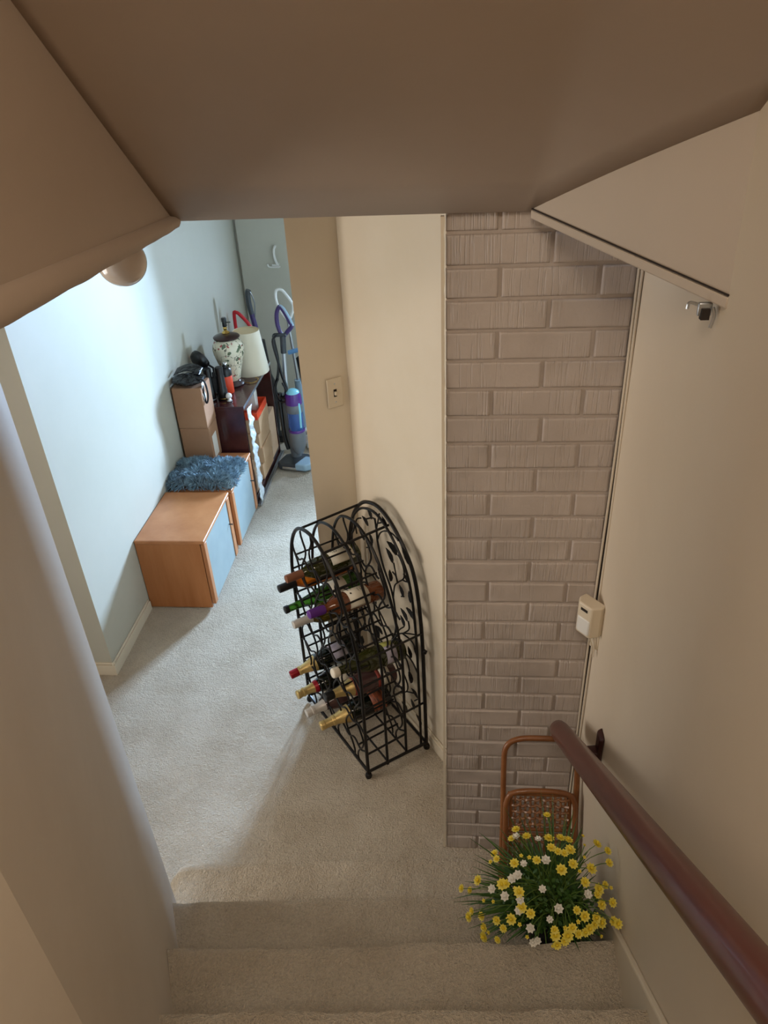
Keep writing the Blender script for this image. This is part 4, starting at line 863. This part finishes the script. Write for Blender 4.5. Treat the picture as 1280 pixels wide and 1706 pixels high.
def flower_mesh(kind):
    bm = MB(); mats = [YEL if kind != 'w' else WHT, YELC if kind != 'w' else WHT, STEMG]; ids = []
    n, R0, rows = (9, .0122, 4) if kind == 'y' else ((7, .0115, 4) if kind == 'w' else (5, .0055, 2))
    for row in range(rows):
        tilt = .25+.5*row if kind != 'w' else .5+.35*row
        for k_ in range(n):
            a = 2*PI*k_/n+row*.45; c_, s_ = math.cos(a), math.sin(a); L_ = R0*(1-.22*row); w_ = R0*.36
            r_, h_ = L_*math.cos(tilt), L_*math.sin(tilt)
            bm.add([(0,0,0), (c_*r_*.55-s_*w_, s_*r_*.55+c_*w_, h_*.6), (c_*r_, s_*r_, h_*.9), (c_*r_*.55+s_*w_, s_*r_*.55-c_*w_, h_*.6), (c_*r_*.6, s_*r_*.6, h_*.42)],
                   [(0,4,1),(4,2,1),(0,3,4),(4,3,2)]); ids += [0]*4
    o = len(bm.f); bm.ell((0,0,R0*.35), (R0*.3,R0*.3,R0*.3), 8, 5); ids += [1]*(len(bm.f)-o)
    me = bpy.data.meshes.new('flower_head'); me.from_pydata(bm.v, [], bm.f)
    for m_ in mats: me.materials.append(m_)
    for p, q in zip(me.polygons, ids): p.material_index = q; p.use_smooth = True
    return me
FM = {k_: flower_mesh(k_) for k_ in 'yws'}
rf = random.Random(21); stems = MB()
cen = Vector((.24, 1.06, .50)) - PC
for k_, x, y, z_ in FLW:
    p = Vector((x, y, z_)) - PC; dirv = (p-cen).normalized(); dirv = (dirv+Vector((0,-.25,.35))).normalized()
    q = dirv.to_track_quat('Z', 'Y').to_euler()
    inst('flower_head', FM[k_], t, p, q, (rf.uniform(.85,1.25),)*3)
    root = Vector((rf.uniform(-.04,.04), rf.uniform(-.04,.04), .095)); mid = root.lerp(p, .55)+Vector((0,0,.05))
    stems.tube(spline([root, mid, p], 4), .0011, 4, cap=False)
o = bpy.data.objects.new('flower_stems', stems.mesh('flower_stems', STEMG, smooth=True)); COL.objects.link(o); o.parent = t; o['kind'] = 'stuff'
def blades(n, name, m_, seed, lmin, lmax, wmin, wmax):
    rr = random.Random(seed); mb = MB()
    for i in range(n):
        a = rr.uniform(0, 2*PI); el = rr.uniform(.05, 1.35); L_ = rr.uniform(lmin, lmax); w_ = rr.uniform(wmin, wmax)
        h_ = Vector((math.cos(a), math.sin(a), 0)); root = Vector((h_.x*.03*rr.random(), h_.y*.03*rr.random(), .095)) ; sv = Vector((-h_.y, h_.x, 0))
        pts = []; rv = rr.uniform(.1, .8); cv = rr.uniform(.3, .95)
        for k_ in range(6):
            s_ = k_/5; ang = el - s_*rr.uniform(.5, 1.2)*.9
            pts.append(root + h_*L_*s_*math.cos(el*.9-s_*rv) + Vector((0,0,1))*L_*(s_*math.sin(el) - cv*s_*s_*math.cos(el)))
        bad = any((PC.x+p.x) > XR-.018 or (PC.y+p.y > 1.20 and PC.z+p.z > .4 and p.x > .16) or PC.z+p.z < .395 or (PC.y+p.y < .985 and PC.z+p.z < .60) for p in pts)
        if bad:
            continue
        vs = []; 
        for k_, p in enumerate(pts):
            ww = w_*(.5+1.3*(k_/5)-1.75*(k_/5)**2.6) if k_ < 5 else .0003
            vs += [p-sv*ww+Vector((0,0,ww*.4)), p, p+sv*ww+Vector((0,0,ww*.4))]
        fs = []
        for k_ in range(5): b_ = k_*3; fs += [(b_, b_+1, b_+4, b_+3), (b_+1, b_+2, b_+5, b_+4)]
        mb.add(vs, fs)
    o = bpy.data.objects.new(name, mb.mesh(name, m_, smooth=True)); COL.objects.link(o); o.parent = t; o['kind'] = 'stuff'
blades(380, 'grass_leaves', LEAFG, 2, .10, .25, .0022, .0045)
blades(330, 'dark_leaves', LEAFD, 4, .06, .20, .003, .006)
# small round filler leaves
rr = random.Random(9); mb = MB()
for i in range(900):
    v = Vector((rr.gauss(0,1), rr.gauss(0,1), rr.gauss(0,1))).normalized(); 
    p = Vector((.235,1.06,.54)) + Vector((v.x*.13, v.y*.10, v.z*.12))*rr.uniform(.4, .95) - PC
    if PC.z+p.z < .5 or PC.x+p.x > XR-.02 or (PC.y+p.y < .985 and PC.z+p.z < .60): continue
    d1 = Vector((rr.uniform(-1,1), rr.uniform(-1,1), rr.uniform(-.2,1))).normalized(); d2 = d1.orthogonal().normalized()*.0045; L_ = rr.uniform(.010, .020)
    mb.add([p, p+d1*L_*.5+d2, p+d1*L_, p+d1*L_*.5-d2], [(0,1,2,3)])
o = bpy.data.objects.new('filler_leaves', mb.mesh('filler_leaves', LEAFG)); COL.objects.link(o); o.parent = t; o['kind'] = 'stuff'
